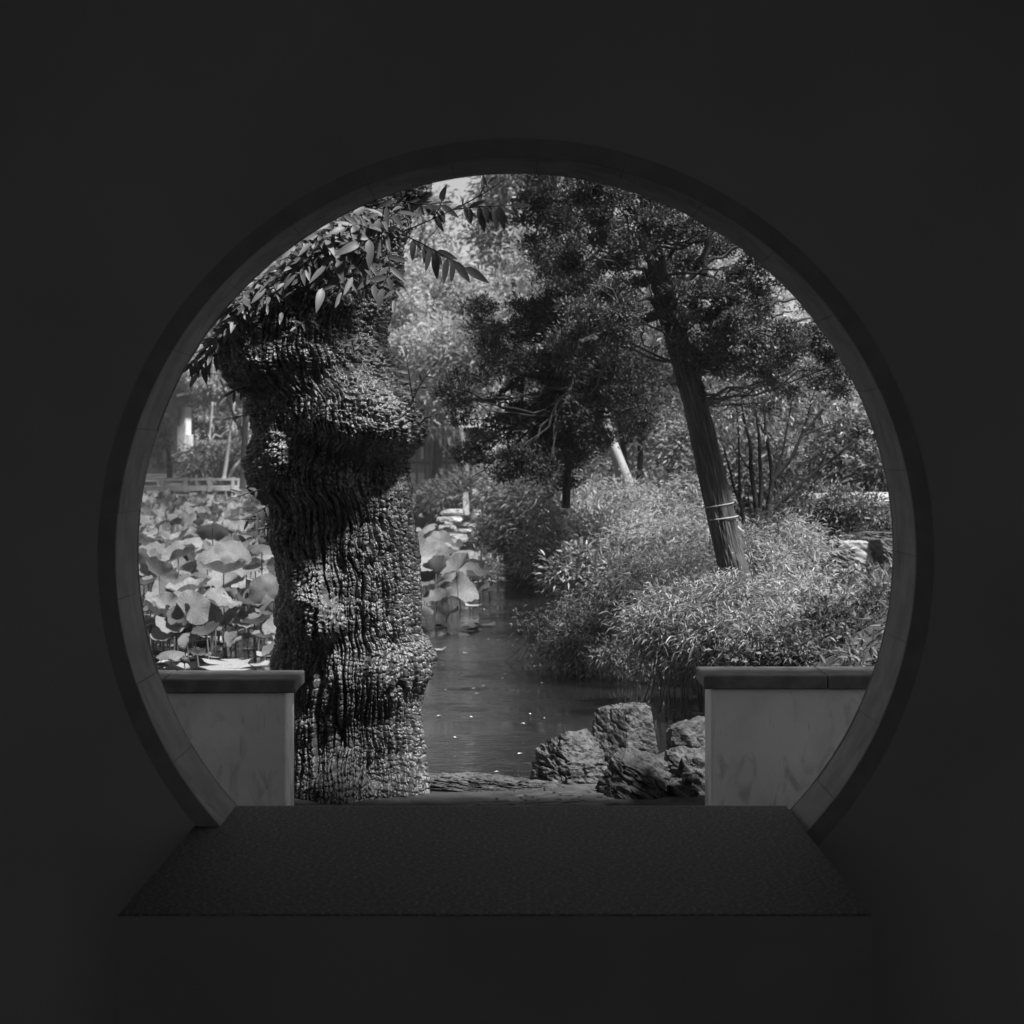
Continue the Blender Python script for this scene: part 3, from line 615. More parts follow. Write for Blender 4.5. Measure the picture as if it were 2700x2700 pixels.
while cnt < 299 and tries < 9000:
    tries += 1
    Y = 18 + 14 * random.random() ** 1.15; px = random.uniform(335, 765); x = (px - CX) * Y / F
    if Y < 19.5 and random.random() < .5: continue
    if any((x - a) ** 2 + (Y - b_) ** 2 < (.20 if Y < 26 else .27) ** 2 for a, b_ in taken): continue
    taken.append((x, Y)); cnt += 1
    add_lotus(x, Y, WZ + random.uniform(.30, .68), random.uniform(.13, .23))
# the far part of the bed, too dense and small to count
def bake(meshes, xf):
    Vs = []; Fs = []; b_ = 0; data = []
    for me in meshes:
        V_ = np.zeros(len(me.vertices) * 3); me.vertices.foreach_get('co', V_); me.calc_loop_triangles(); f_ = np.zeros(len(me.loop_triangles) * 3, int); me.loop_triangles.foreach_get('vertices', f_); data.append((V_.reshape(-1, 3), f_.reshape(-1, 3)))
    for k_, mw in xf:
        V_, f_ = data[k_]; m_ = np.array(mw); Vs.append(V_ @ m_[:3, :3].T + m_[:3, 3]); Fs.append(f_ + b_); b_ += len(V_)
    return np.vstack(Vs), np.vstack(Fs)
allm = [m_ for k in LOT.values() for m_ in k]; xf = []
for _ in range(1500):
    if random.random() < .82: Y = random.uniform(25, 54); px = random.uniform(330, 800)
    else: Y = random.uniform(44, 56); px = random.uniform(1060, 1175)
    x = (px - CX) * Y / F; az = random.uniform(0, 6.28); r_ = random.uniform(.15, .25)
    xf.append((random.randrange(len(allm)), Matrix.Translation((x, Y, WZ + random.uniform(.25, .62))) @ Matrix.Rotation(random.gauss(.45, .25), 4, Vector((math.cos(az), math.sin(az), 0))) @ Matrix.Diagonal((r_, r_, r_, 1))))
V, Fq = bake(allm, xf)
tag(npmesh('lotus_bed', V, Fq, M['lotus']), 'dense bed of lotus leaves filling the far end of the pond', 'lotus bed', kind='stuff')
# seed pods
for px, py_, Y in [(505, 1640, 16.6), (700, 1630, 16.5), (480, 1708, 15.8), (650, 1675, 16.3), (486, 1740, 15.2), (610, 1400, 20)]:
    p = P(px, py_, Y); o = empty('lotus_seed_pod', (p[0], p[1], WZ), 'dark round lotus seed pod on a thin stalk among the leaves', 'seed pod', 'lotus seed pods')
    V, Fq = tube([(0, 0, -.03), (0, 0, -.015), (0, 0, .012), (0, 0, .02)], [.006, .03, .036, .03], 10)
    me = bpy.data.meshes.new('pod'); me.from_pydata([tuple(a) for a in V], [], [tuple(int(q) for q in f) for f in Fq]); me.polygons.foreach_set('use_smooth', [True] * len(me.polygons)); me.materials.append(M['pod'])
    q = link('pod', me, o); q.location = (0, 0, p[2] - WZ); s_ = link('stalk', st, o); s_.location = (0, 0, p[2] - WZ - .03); s_.scale = (.8, .8, p[2] - WZ + .25)
# floating pads
def pad_mesh(seed):
    rg_ = np.random.default_rng(seed); nt_ = 28; V = [(0, 0, .006)]; Fs = []; ph = rg_.uniform(0, 6, 3)
    for r_, z in ((.55, .004), (1., .006)):
        for t in range(nt_):
            th = .12 + t / (nt_ - 1) * (2 * math.pi - .24); q = 1 + .06 * math.sin(3 * th + ph[0]) + .04 * math.sin(7 * th + ph[1]); V.append((r_ * q * math.cos(th), r_ * q * math.sin(th), z + .03 * max(0, math.sin(2 * th + ph[2])) * (r_ > .9)))
    for t in range(nt_ - 1): Fs += [(0, 1 + t, 2 + t), (1 + t, 1 + nt_ + t, 2 + nt_ + t, 2 + t)]
    me = bpy.data.meshes.new('lily_pad'); me.from_pydata(V, [], Fs); me.polygons.foreach_set('use_smooth', [True] * len(Fs)); me.materials.append(M['pad']); return me
PM = [pad_mesh(s_) for s_ in range(5)]; random.seed(14)
spots = [(1165, 1653), (1280, 1650), (1150, 1715), (1105, 1685), (1105, 1733), (1238, 1662), (1250, 1598), (1115, 1660)]
while len(spots) < 104:
    px = random.uniform(360, 745); py_ = 1765 - 190 * random.random() ** 1.25; spots.append((px, py_))
done = []
for k, (px, py_) in enumerate(spots):
    Y = (EYE - WZ) * F / (py_ - CY); x = (px - CX) * Y / F; r_ = random.uniform(.06, .12) if k < 8 else random.uniform(.09, .24)
    if any((x - a) ** 2 + (Y - b_) ** 2 < ((r_ + c_) * .95) ** 2 for a, b_, c_ in done): continue
    done.append((x, Y, r_))
    o = link('lily_pad', random.choice(PM)); o.location = (x, Y, WZ + .003); o.scale = (r_, r_, 1); o.rotation_euler = (random.gauss(0, .012), random.gauss(0, .012), random.uniform(0, 6.28))
    tag(o, 'small lily pad floating on the open water right of the trunk' if k < 8 else ('wide' if r_ > .16 else 'narrow') + ' lily pad floating ' + ('just beyond the low wall cap' if py_ > 1725 else 'among the first lotus stalks' if py_ > 1670 else 'deep between the lotus stalks') + (' by the gate rim' if px < 480 else ' by the gnarled trunk' if px > 640 else ''), 'lily pad', 'floating lily pads')
# specks of petal and leaf on the open water
rg = np.random.default_rng(8); n_ = 38
ypx = rg.uniform(1600, 2080, n_); Y = (EYE - WZ) * F / (ypx - CY); xpx = rg.uniform(1110, 1560, n_); Pb = np.stack([(xpx - CX) * Y / F, Y, np.full(n_, WZ + .006)], 1)
D = np.stack([np.cos(xpx), np.sin(xpx), np.zeros(n_)], 1); V, Fq = leaves(Pb, D, np.tile([0, 0, 1.], (n_, 1)), rg.uniform(.015, .05, n_), rg.uniform(.008, .022, n_), .1, 0)
tag(npmesh('floating_debris', V, Fq, M['white']), 'small pale petals and bits floating on the dark water', 'floating petals', kind='stuff')

# ------------------------------------------------------------------ trees and shrubs
def pxpath(pts, Y, n=None, dY=0):
    q = np.array([P(a[0], a[1], Y + (a[2] if len(a) > 2 else dY * k)) for k, a in enumerate(pts)]); return smooth_path(q, n or len(pts) * 4)
def tree(name, label, cat, base_px, Y, trunk, limbs, blobs, ntuft, nl, tr, L, W, mode, lm, bm_, seed, group=None, zsq=.7, nside=8):
    o = empty(name, P(base_px[0], base_px[1], Y), label, cat, group)
    parts = []
    for k, (pts, r0, r1) in enumerate(trunk):
        q = pxpath(pts, Y); parts.append(tube(q, np.linspace(r0, r1, len(q)) * Y / F, nside, .10, k))
    if parts: V, Fq = join(parts); npmesh('trunk', V, Fq, bm_, o)
    lp = []
    for k, (pts, r0, r1) in enumerate(limbs):
        q = pxpath(pts, Y); q[1:-1] += np.random.default_rng(k + seed).normal(size=(len(q) - 2, 3)) * .012 * Y / 14; lp.append(tube(q, np.linspace(r0, r1, len(q)) * Y / F, 6, .1, k))
    if mode == 'juniper':
        tp = np.array([q[:2] for q in trunk[0][0]], float); rj = np.random.default_rng(seed + 9)
        for bb in blobs:
            for _ in range(2):
                ex, ey = bb[0] + rj.uniform(-.7, .7) * bb[2], bb[1] + rj.uniform(-.7, .5) * bb[3]
                k = int(rj.integers(9)); y0_ = float(np.clip(ey + rj.uniform(20, 150), tp[-1, 1], 1130 - rj.uniform(0, 160))); o_ = np.argsort(tp[:, 1]); a0 = (float(np.interp(y0_, tp[o_, 1], tp[o_, 0])), y0_)
                mx, my = (a0[0] + ex) / 2 + rj.normal() * 18, (a0[1] + ey) / 2 + rj.uniform(-5, 45)
                q = smooth_path([P(a0[0], a0[1], Y), P(mx, my, (Y + bb[4]) / 2 - .1), P(ex, ey, bb[4] - .15)], 9); q[1:-1] += rj.normal(size=(7, 3)) * .02
                lp.append(tube(q, np.linspace(4.2, 1.2, 9) * Y / F, 6, .1, k))
    if lp: V, Fq = join(lp); npmesh('branches', V, Fq, bm_, o)
    if blobs:
        V, Fq = crown(blobs, ntuft, nl, tr, L, W, mode, np.random.default_rng(seed), zsq); npmesh('crown' if cat == 'tree' else 'foliage', V, Fq, lm, o)
    return o
# leaning juniper
JB = [(1600, 800, 90, 80), (1580, 660, 100, 80), (1650, 550, 110, 60), (1770, 570, 110, 55), (1790, 690, 80, 60), (1880, 650, 80, 50), (1890, 790, 110, 60), (1860, 900, 80, 45), (1990, 850, 80, 45), (1960, 940, 110, 50), (2070, 930, 80, 55), (2140, 880, 70, 40), (2080, 790, 70, 45), (2020, 700, 60, 40), (1900, 560, 60, 35), (1990, 1010, 90, 35), (2130, 970, 60, 40), (1700, 770, 60, 40), (1700, 640, 60, 50), (1840, 1000, 30, 30), (1560, 900, 80, 60), (1620, 500, 120, 40), (1780, 850, 50, 35), (2200, 980, 50, 60), (1960, 600, 50, 40), (2040, 1060, 50, 25), (1850, 480, 120, 40), (2090, 660, 60, 40)]
jun = tree('leaning_juniper', 'leaning juniper with stringy bark and two wires tied round its trunk', 'tree', (1950, 1560), 14,
     [([(1952, 1580), (1938, 1520), (1905, 1380), (1872, 1230), (1838, 1080), (1805, 960), (1778, 870), (1755, 800), (1735, 720), (1722, 640), (1716, 560), (1720, 480)], 44, 16)],
     [([(1760, 800), (1710, 835), (1650, 868), (1590, 880, -.5), (1530, 900, -.8)], 15, 6), ([(1735, 760), (1700, 720), (1660, 690), (1600, 640)], 7, 3), ([(1790, 880), (1830, 800), (1860, 700), (1880, 600), (1890, 520)], 14, 4),
      ([(1800, 850), (1880, 830), (1960, 820), (2050, 800), (2120, 780)], 8, 3), ([(1990, 822), (2040, 840), (2090, 820)], 5, 2), ([(1740, 730), (1780, 640), (1840, 570)], 8, 3), ([(1720, 620), (1660, 560), (1620, 500)], 7, 3),
      ([(1700, 850), (1690, 900), (1720, 920), (1740, 910)], 3, 1.5), ([(1850, 930), (1900, 940), (1990, 990)], 5, 2), ([(1860, 700), (1930, 660), (2010, 620)], 5, 2), ([(1650, 868), (1600, 960), (1560, 1050)], 5, 2), ([(2050, 860), (2140, 830), (2200, 900)], 4, 2)],
     [(a, b_, c_, d_, 14 + random.uniform(-.6, .7)) for a, b_, c_, d_ in JB], 3300, 26, .07, .034, .0135, 'juniper', M['jun'], M['bark2'], 51, zsq=.55, nside=16)
tr_ = [o for o in jun.children if o.name.startswith('trunk')][0]; bpy.data.objects.remove(tr_)
q = pxpath([(1954, 1600), (1938, 1520), (1905, 1380), (1872, 1230), (1838, 1080), (1805, 960), (1778, 870), (1755, 800), (1735, 720), (1722, 640), (1716, 560), (1720, 480)], 14, 420)
rad_ = np.interp(np.linspace(0, 1, 420), [0, .06, .15, .5, .7, 1], [46, 40, 36, 33, 27, 14]) * 14 / F
V, Fq = tube(q, rad_, 120, cap=False); cen = np.repeat(q, 120, axis=0); dr_ = nrm(V - cen); th_ = np.tile(np.arange(120) / 120 * 2 * np.pi, 420); al = np.repeat(np.linspace(0, 6, 420), 120)
rn = np.stack([np.cos(th_) * 4.5, np.sin(th_) * 4.5, al * .9], 1); rn2 = np.stack([np.cos(th_) * 11, np.sin(th_) * 11, al * 2.2], 1)
V = V + dr_ * (-.020 * (1 - sstep(0, .22, abs(noise(rn)))) - .010 * (1 - sstep(0, .3, abs(noise(rn2)))) + .010 * noise(rn * .5 + 7) + .004)[:, None]
npmesh('trunk', V, Fq, M['bark2'], jun)
for (x0, y0), (x1, y1) in (((1861, 1338), (1932, 1325)), ((1870, 1371), (1944, 1360))):
    c = P((x0 + x1) / 2, (y0 + y1) / 2, 14); r_ = (x1 - x0) / 2 * 14 / F * 1.06; th = np.linspace(0, 2 * np.pi, 25)
    q = np.stack([c[0] + r_ * np.cos(th), c[1] + r_ * np.sin(th), c[2] - (y1 - y0) / 2 * 14 / F * np.cos(th)], 1); V, Fq = tube(q, .004, 4, cap=False); npmesh('wire_tie', V, Fq, M['wire'], jun)
# dark cypress left of the juniper
CB = [(1470, 520, 75, 60), (1450, 610, 60, 70), (1480, 720, 75, 75), (1450, 810, 65, 70), (1480, 910, 90, 60), (1530, 1000, 120, 60), (1430, 1010, 90, 55), (1350, 960, 70, 40), (1310, 900, 55, 50), (1275, 850, 30, 45), (1230, 1030, 70, 35), (1190, 1035, 30, 25), (1310, 1090, 110, 50), (1450, 1110, 120, 60), (1580, 1110, 80, 60), (1400, 1180, 130, 35), (1520, 1190, 80, 50), (1270, 1180, 60, 60), (1240, 1240, 40, 40), (1500, 1250, 45, 35), (1440, 1230, 60, 30), (1560, 800, 60, 60), (1550, 580, 60, 70), (1500, 450, 90, 30), (1590, 1030, 80, 60), (1640, 960, 70, 60), (1350, 1230, 70, 20), (1660, 1080, 40, 70)]
tree('dark_cypress', 'dark dense cypress with an upright left edge beside the sky gap', 'tree', (1490, 1330), 18,
     [([(1492, 1340), (1500, 1200), (1510, 1050), (1515, 900), (1510, 750), (1500, 600), (1500, 450)], 11, 7)],
     [([(1530, 1050), (1440, 1010), (1350, 960), (1320, 900)], 11, 5), ([(1400, 985), (1340, 1010), (1310, 1060), (1230, 1040), (1170, 1050)], 8, 3), ([(1540, 1120), (1440, 1140), (1330, 1120), (1260, 1180)], 9, 3), ([(1406, 1150), (1415, 1200), (1404, 1255)], 5, 4), ([(1540, 1100), (1620, 1090), (1660, 1080)], 6, 3), ([(1520, 900), (1450, 830), (1440, 760)], 6, 3), ([(1510, 750), (1580, 660), (1600, 600)], 6, 3), ([(1380, 1000), (1372, 1080), (1340, 1130)], 5, 3)],
     [(a, b_, c_, d_, 18 + random.uniform(-.8, .6)) for a, b_, c_, d_ in CB], 3300, 26, .09, .042, .016, 'juniper', M['jdark'], M['bark4'], 52, zsq=.55)
# bare multi-stemmed shrub
stems = [([(2014, 1445), (1998, 1382), (1994, 1328), (1977, 1233), (1981, 1175), (1960, 1100), (1950, 1010)], 9, 2), ([(2002, 1382), (2008, 1274), (2002, 1212), (2002, 1150), (1990, 1060), (1985, 1000)], 7, 2), ([(2025, 1448), (2025, 1336), (2037, 1266), (2031, 1200), (2019, 1150), (2015, 1070), (2010, 1040)], 10, 2),
         ([(2037, 1266), (2085, 1212), (2114, 1150), (2130, 1100), (2145, 1040), (2160, 990)], 6, 1.5), ([(2114, 1150), (2160, 1090), (2220, 1020), (2240, 970)], 4, 1.2), ([(2029, 1349), (2076, 1311), (2118, 1270), (2172, 1225), (2238, 1175), (2290, 1140)], 6, 1.5),
         ([(2172, 1225), (2180, 1180), (2240, 1150)], 3, 1), ([(2010, 1445), (1969, 1403), (1935, 1380)], 8, 5), ([(1962, 1390), (1956, 1336), (1936, 1295), (1925, 1240), (1900, 1150)], 5, 1.5), ([(1950, 1320), (1948, 1150), (1942, 1060), (1932, 1000)], 4, 1.5), ([(2037, 1266), (2060, 1215), (2075, 1130), (2090, 1050)], 4, 1.2),
         ([(1990, 1250), (1960, 1220), (1945, 1180)], 2.5, 1), ([(2052, 1300), (2040, 1250), (2062, 1190)], 3, 1), ([(2019, 1150), (1990, 1090), (1965, 1060)], 3, 1), ([(2114, 1150), (2170, 1125), (2240, 1105)], 3, 1), ([(2001, 1410), (1985, 1360), (1970, 1300)], 4, 1.5)]
tree('multi_stemmed_shrub', 'multi-stemmed shrub with thin dark bare stems fanning out beside the leaning juniper', 'shrub', (2015, 1470), 15, stems, [], [(2050, 1040, 200, 80, 15, .6), (2180, 1090, 120, 90, 15, .5), (1950, 1080, 80, 90, 15, .4)], 240, 5, .2, .055, .02, 'shrub', M['shr'], M['bark4'], 53, nside=6)
# shrubs with narrow leaves along the right bank
def shrub(label, blobs, ntuft, nl, tr, L, W, mode, lm, seed, name='bamboo_shrub', group='bamboo shrubs on the right bank', cat='shrub', zsq=.8):
    Ym = blobs[0][4]; b0 = P(blobs[0][0], blobs[0][1] + blobs[0][3], Ym); b0[2] = float(ground_z(b0[0], b0[1]))
    o = empty(name, b0, label, cat, group); rg_ = np.random.default_rng(seed)
    V, Fq = crown(blobs, ntuft, nl, tr, L, W, mode, rg_, zsq); npmesh('foliage', V, Fq, lm, o)
    lp = []
    for _ in range(26):
        bb = blobs[rg_.integers(len(blobs))]; tp = P(bb[0] + rg_.uniform(-.8, .8) * bb[2], bb[1] + rg_.uniform(-.9, .2) * bb[3], bb[4]); bs = tp.copy(); bs[0] += rg_.normal() * .1; bs[2] = max(float(ground_z(bs[0] + .15, bs[1])), -.6) - .02
        m_ = (tp + bs) / 2 + rg_.normal(size=3) * .04; lp.append(tube(smooth_path([bs, m_, tp], 6), np.linspace(.006, .003, 6), 4, cap=False))
    V, Fq = join(lp); tag(npmesh('canes', V, Fq, M['stalk'], o), kind='stuff'); return o
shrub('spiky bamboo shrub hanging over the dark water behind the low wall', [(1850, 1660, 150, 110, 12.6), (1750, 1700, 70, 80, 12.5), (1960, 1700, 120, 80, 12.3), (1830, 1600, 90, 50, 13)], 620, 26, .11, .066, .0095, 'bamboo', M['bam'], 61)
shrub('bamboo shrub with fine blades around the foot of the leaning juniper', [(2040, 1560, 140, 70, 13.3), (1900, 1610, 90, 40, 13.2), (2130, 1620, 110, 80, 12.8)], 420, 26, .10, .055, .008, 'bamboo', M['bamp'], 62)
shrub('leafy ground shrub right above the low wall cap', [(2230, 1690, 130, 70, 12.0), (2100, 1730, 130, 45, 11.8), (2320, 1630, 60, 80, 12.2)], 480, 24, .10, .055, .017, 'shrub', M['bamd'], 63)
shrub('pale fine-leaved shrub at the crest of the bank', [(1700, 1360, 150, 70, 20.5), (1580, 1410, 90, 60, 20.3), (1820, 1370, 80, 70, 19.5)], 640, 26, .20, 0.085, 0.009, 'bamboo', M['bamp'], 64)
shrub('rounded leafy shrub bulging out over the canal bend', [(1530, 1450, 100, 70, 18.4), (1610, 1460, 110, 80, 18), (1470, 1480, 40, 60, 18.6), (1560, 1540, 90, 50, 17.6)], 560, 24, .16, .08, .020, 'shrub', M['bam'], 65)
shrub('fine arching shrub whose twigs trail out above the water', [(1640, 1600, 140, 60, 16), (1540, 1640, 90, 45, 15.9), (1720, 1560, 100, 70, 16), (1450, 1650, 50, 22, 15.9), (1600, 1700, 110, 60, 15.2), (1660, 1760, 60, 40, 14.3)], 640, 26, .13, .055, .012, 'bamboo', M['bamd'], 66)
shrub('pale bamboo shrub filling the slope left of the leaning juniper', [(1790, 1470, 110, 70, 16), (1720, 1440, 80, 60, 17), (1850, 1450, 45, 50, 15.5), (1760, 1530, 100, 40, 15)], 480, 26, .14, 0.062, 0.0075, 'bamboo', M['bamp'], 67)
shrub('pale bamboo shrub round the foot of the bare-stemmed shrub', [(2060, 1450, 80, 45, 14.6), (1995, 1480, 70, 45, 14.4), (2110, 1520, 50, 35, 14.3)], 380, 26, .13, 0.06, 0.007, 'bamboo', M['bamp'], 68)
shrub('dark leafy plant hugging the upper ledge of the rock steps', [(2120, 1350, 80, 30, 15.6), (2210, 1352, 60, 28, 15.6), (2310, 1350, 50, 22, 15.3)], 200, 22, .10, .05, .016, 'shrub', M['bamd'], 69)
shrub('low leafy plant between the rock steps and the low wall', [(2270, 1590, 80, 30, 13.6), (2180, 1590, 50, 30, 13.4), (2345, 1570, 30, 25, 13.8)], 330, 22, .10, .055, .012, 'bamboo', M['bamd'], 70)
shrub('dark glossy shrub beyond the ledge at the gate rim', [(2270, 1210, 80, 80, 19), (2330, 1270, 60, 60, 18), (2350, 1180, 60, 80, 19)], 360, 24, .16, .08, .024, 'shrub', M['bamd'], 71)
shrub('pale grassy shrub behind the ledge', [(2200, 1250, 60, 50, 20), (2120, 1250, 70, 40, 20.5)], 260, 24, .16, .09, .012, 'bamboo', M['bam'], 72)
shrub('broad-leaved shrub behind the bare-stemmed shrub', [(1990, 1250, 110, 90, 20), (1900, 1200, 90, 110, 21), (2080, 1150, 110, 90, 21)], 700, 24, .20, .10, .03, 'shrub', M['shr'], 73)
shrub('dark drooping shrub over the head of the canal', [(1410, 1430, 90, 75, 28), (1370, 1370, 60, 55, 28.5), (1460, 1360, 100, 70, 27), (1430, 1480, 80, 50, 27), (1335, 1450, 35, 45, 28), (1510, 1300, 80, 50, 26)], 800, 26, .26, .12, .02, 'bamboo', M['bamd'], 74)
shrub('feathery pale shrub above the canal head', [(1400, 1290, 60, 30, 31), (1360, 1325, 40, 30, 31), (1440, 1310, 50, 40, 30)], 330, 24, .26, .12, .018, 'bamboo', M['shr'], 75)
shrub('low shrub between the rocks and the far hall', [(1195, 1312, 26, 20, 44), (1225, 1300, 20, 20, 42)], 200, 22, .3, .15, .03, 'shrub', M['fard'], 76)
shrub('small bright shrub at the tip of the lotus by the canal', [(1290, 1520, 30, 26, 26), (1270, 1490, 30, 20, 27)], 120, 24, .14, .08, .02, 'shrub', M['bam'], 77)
# slim trees behind
tree('slim_tree', 'slim dark tree with arching limbs between the cypress and the leaning juniper', 'tree', (1690, 1290), 24, [([(1684, 1290), (1690, 1200), (1688, 1100), (1696, 1030), (1700, 960)], 9, 5)],
     [([(1690, 1080), (1720, 1030), (1760, 1015), (1800, 1020)], 4, 2), ([(1690, 1110), (1740, 1060), (1790, 1040)], 3.5, 1.5), ([(1692, 1170), (1710, 1140), (1750, 1135), (1770, 1160)], 5, 3), ([(1688, 1130), (1660, 1150), (1640, 1170)], 4, 2), ([(1700, 960), (1730, 930), (1760, 900)], 4, 2)],
     [(1720, 960, 90, 40, 24), (1760, 1050, 80, 30, 24), (1650, 1010, 60, 40, 24), (1760, 1120, 60, 30, 24), (1710, 900, 60, 40, 24)], 420, 26, .3, .10, .02, 'shrub', M['shr'], M['bark4'], 81)
tree('slim_tree', 'slim leaning tree just left of the arching dark one', 'tree', (1650, 1290), 23, [([(1660, 1290), (1645, 1180), (1630, 1100), (1625, 1010)], 9, 4)], [([(1632, 1110), (1600, 1060), (1590, 1030)], 4, 2), ([(1645, 1180), (1680, 1140), (1700, 1110)], 4, 2)], [(1620, 1000, 60, 50, 23.5), (1650, 940, 60, 40, 23.5)], 200, 26, .3, .10, .02, 'shrub', M['shr'], M['bark4'], 82)
tree('pale_trunk_tree', 'thick pale leaning tree trunk rising from the shrubs under the cypress', 'tree', (1660, 1330), 22, [([(1672, 1330), (1650, 1260), (1625, 1200), (1600, 1140), (1580, 1050)], 20, 12)], [([(1600, 1140), (1570, 1100), (1500, 1060)], 7, 3)], [(1560, 1040, 90, 50, 22.5), (1640, 1000, 60, 50, 22.5)], 240, 26, .3, .09, .02, 'juniper', M['jdark'], M['bark3'], 83)
tree('pale_trunk_tree', 'pale slender trunk in front of the far hall', 'tree', (1230, 1290), 45, [([(1232, 1300), (1228, 1210), (1215, 1150), (1208, 1100), (1200, 1000)], 9, 6)], [([(1208, 1110), (1230, 1060), (1250, 1010)], 4, 2)], [(1220, 960, 80, 60, 46)], 260, 26, .5, .2, .05, 'far', M['far'], M['bark3'], 84)
# far trees
FG = 'tall trees beyond the pond'
tree('willow', 'tall pale feathery tree directly below the gap of sky', 'tree', (1150, 1290), 58, [([(1150, 1290), (1160, 1100), (1180, 900), (1200, 700)], 14, 6)], [([(1165, 1000), (1250, 850), (1320, 760)], 8, 3), ([(1180, 900), (1120, 800), (1080, 740)], 7, 3), ([(1160, 1060), (1090, 980), (1040, 940)], 6, 3), ([(1200, 820), (1300, 700), (1380, 690)], 5, 2)],
     [(1230, 760, 100, 65, 58), (1370, 740, 70, 55, 59), (1130, 790, 110, 80, 57), (1260, 830, 130, 90, 57), (1060, 880, 80, 80, 58), (1170, 930, 120, 80, 56), (1320, 790, 120, 100, 58), (1060, 1010, 80, 80, 57), (1180, 1040, 110, 50, 56), (1100, 1110, 80, 32, 56), (1390, 900, 100, 100, 60), (1040, 1090, 40, 50, 58)], 2300, 26, .36, .22, .06, 'far', M['far'], M['bark4'], 91, FG)
tree('tall_tree', 'airy thin-crowned tree edging the sky gap on its left', 'tree', (1060, 1290), 66, [([(1060, 1290), (1070, 1000), (1090, 700), (1120, 580)], 12, 4)], [([(1090, 700), (1130, 620), (1170, 590)], 4, 2)], [(1120, 590, 45, 40, 66), (1075, 680, 40, 60, 66), (1160, 560, 30, 20, 66), (1070, 780, 60, 50, 66), (1195, 600, 25, 30, 66)], 100, 22, .7, .22, .07, 'far', M['fard'], M['bark4'], 92, FG)
tree('tall_tree', 'narrow dark-leaved tree edging the sky gap beside the cypress', 'tree', (1380, 1290), 50, [([(1380, 1290), (1370, 1000), (1350, 700), (1340, 500)], 12, 3)], [], [(1345, 540, 40, 60, 50), (1330, 480, 25, 35, 50), (1390, 520, 45, 60, 50), (1370, 620, 60, 60, 50), (1300, 610, 35, 30, 50), (1250, 570, 22, 20, 50), (1400, 480, 30, 40, 50)], 320, 26, .5, .2, .06, 'far', M['fard'], M['bark4'], 93, FG)
def grove(label, px, Y, top, wpx, lm, seed, n_=900, bot=1230):
    rg_ = np.random.default_rng(seed); bl = []
    for _ in range(14): bl.append((px + rg_.uniform(-.8, .8) * wpx, rg_.uniform(top + 60, bot), rg_.uniform(.3, .5) * wpx, rg_.uniform(50, 90), Y + rg_.uniform(-2, 2)))
    tree('tall_tree', label, 'tree', (px, 1280), Y, [([(px, 1290), (px + 10, 1100), (px - 5, top + 120)], 13 * 40 / Y, 4)], [([(px, 1150), (px - wpx * .4, 1000)], 5, 2), ([(px + 5, 1100), (px + wpx * .5, 960)], 5, 2)], bl, n_, 26, 1.0 * Y / 60, .22 * Y / 55, .08 * Y / 55, 'far', lm, M['bark4'], seed, FG)
grove('mid-grey broad tree seen through the cypress crown', 1520, 46, 520, 170, M['far'], 101)
grove('sunlit broad tree seen between the cypress and the leaning juniper', 1730, 40, 600, 130, M['far'], 102)
grove('tall pale tree seen through the top of the leaning juniper', 1900, 48, 640, 130, M['far'], 103)
grove('pale leafy tree behind the tips of the bare-stemmed shrub', 2150, 36, 820, 150, M['far'], 104)
grove('tree at the far right showing through gaps by the gate rim', 2330, 42, 780, 130, M['fard'], 105)
grove('low broad tree behind the pale leaning trunk', 1620, 34, 900, 120, M['shr'], 106, 600)
grove('broad tree behind the multi-stemmed shrub', 1980, 30, 900, 120, M['shr'], 107, 700, 1260)
grove('far tree hidden mostly behind the gnarled trunk', 880, 70, 850, 130, M['far'], 108, 500)
grove('dense tree filling the gap between the gate rim and the upper trunk', 640, 55, 430, 150, M['fard'], 109, 600, 800)
grove('broad mid-grey tree mass rising behind the long low hall', 570, 78, 880, 120, M['fard'], 110, 420, 1170)
# left bank trees with pale trunks
LG = 'garden trees on the far left bank'
tree('garden_tree', 'layered pale-leaved tree above the dark hall on the far left', 'tree', (545, 1262), 63, [([(543, 1268), (545, 1200), (555, 1130), (560, 1060)], 5, 3)], [([(550, 1170), (600, 1135), (670, 1115)], 3, 2), ([(548, 1200), (556, 1150), (562, 1120)], 3, 2)],
     [(560, 960, 80, 30, 64), (600, 1000, 90, 28, 64), (540, 1040, 60, 22, 64), (620, 1060, 80, 25, 64), (560, 1120, 70, 30, 64), (640, 1120, 60, 30, 64), (500, 950, 50, 30, 65), (520, 990, 40, 20, 65)], 520, 30, .28, .16, .05, 'far', M['far'], M['bark3'], 111, LG, .5)
tree('garden_tree', 'straight pale-trunked tree right of the layered one on the far left', 'tree', (592, 1262), 62, [([(590, 1266), (598, 1210), (606, 1150), (618, 1060)], 6, 3)], [], [(640, 1010, 60, 40, 66), (660, 950, 70, 50, 68), (680, 1090, 50, 50, 66), (600, 930, 60, 40, 68)], 320, 28, .3, .16, .05, 'far', M['fard'], M['bark3'], 112, LG)
tree('garden_tree', 'pale tree bending over to the right in front of the dark hall', 'tree', (606, 1262), 61.5, [([(604, 1266), (615, 1235), (638, 1212), (650, 1180), (665, 1155)], 5, 3)], [([(640, 1210), (648, 1170), (640, 1150)], 3, 2)], [(670, 1150, 40, 25, 62)], 60, 26, .2, .14, .05, 'far', M['far'], M['bark3'], 113, LG)
tree('garden_tree', 'dark-trunked tree partly hidden by the gnarled trunk on the far left', 'tree', (645, 1262), 61, [([(643, 1266), (648, 1200), (650, 1140)], 7, 4)], [], [(600, 900, 120, 50, 70), (480, 900, 60, 60, 72)], 260, 28, .4, .2, .06, 'far', M['far'], M['bark4'], 114, LG)
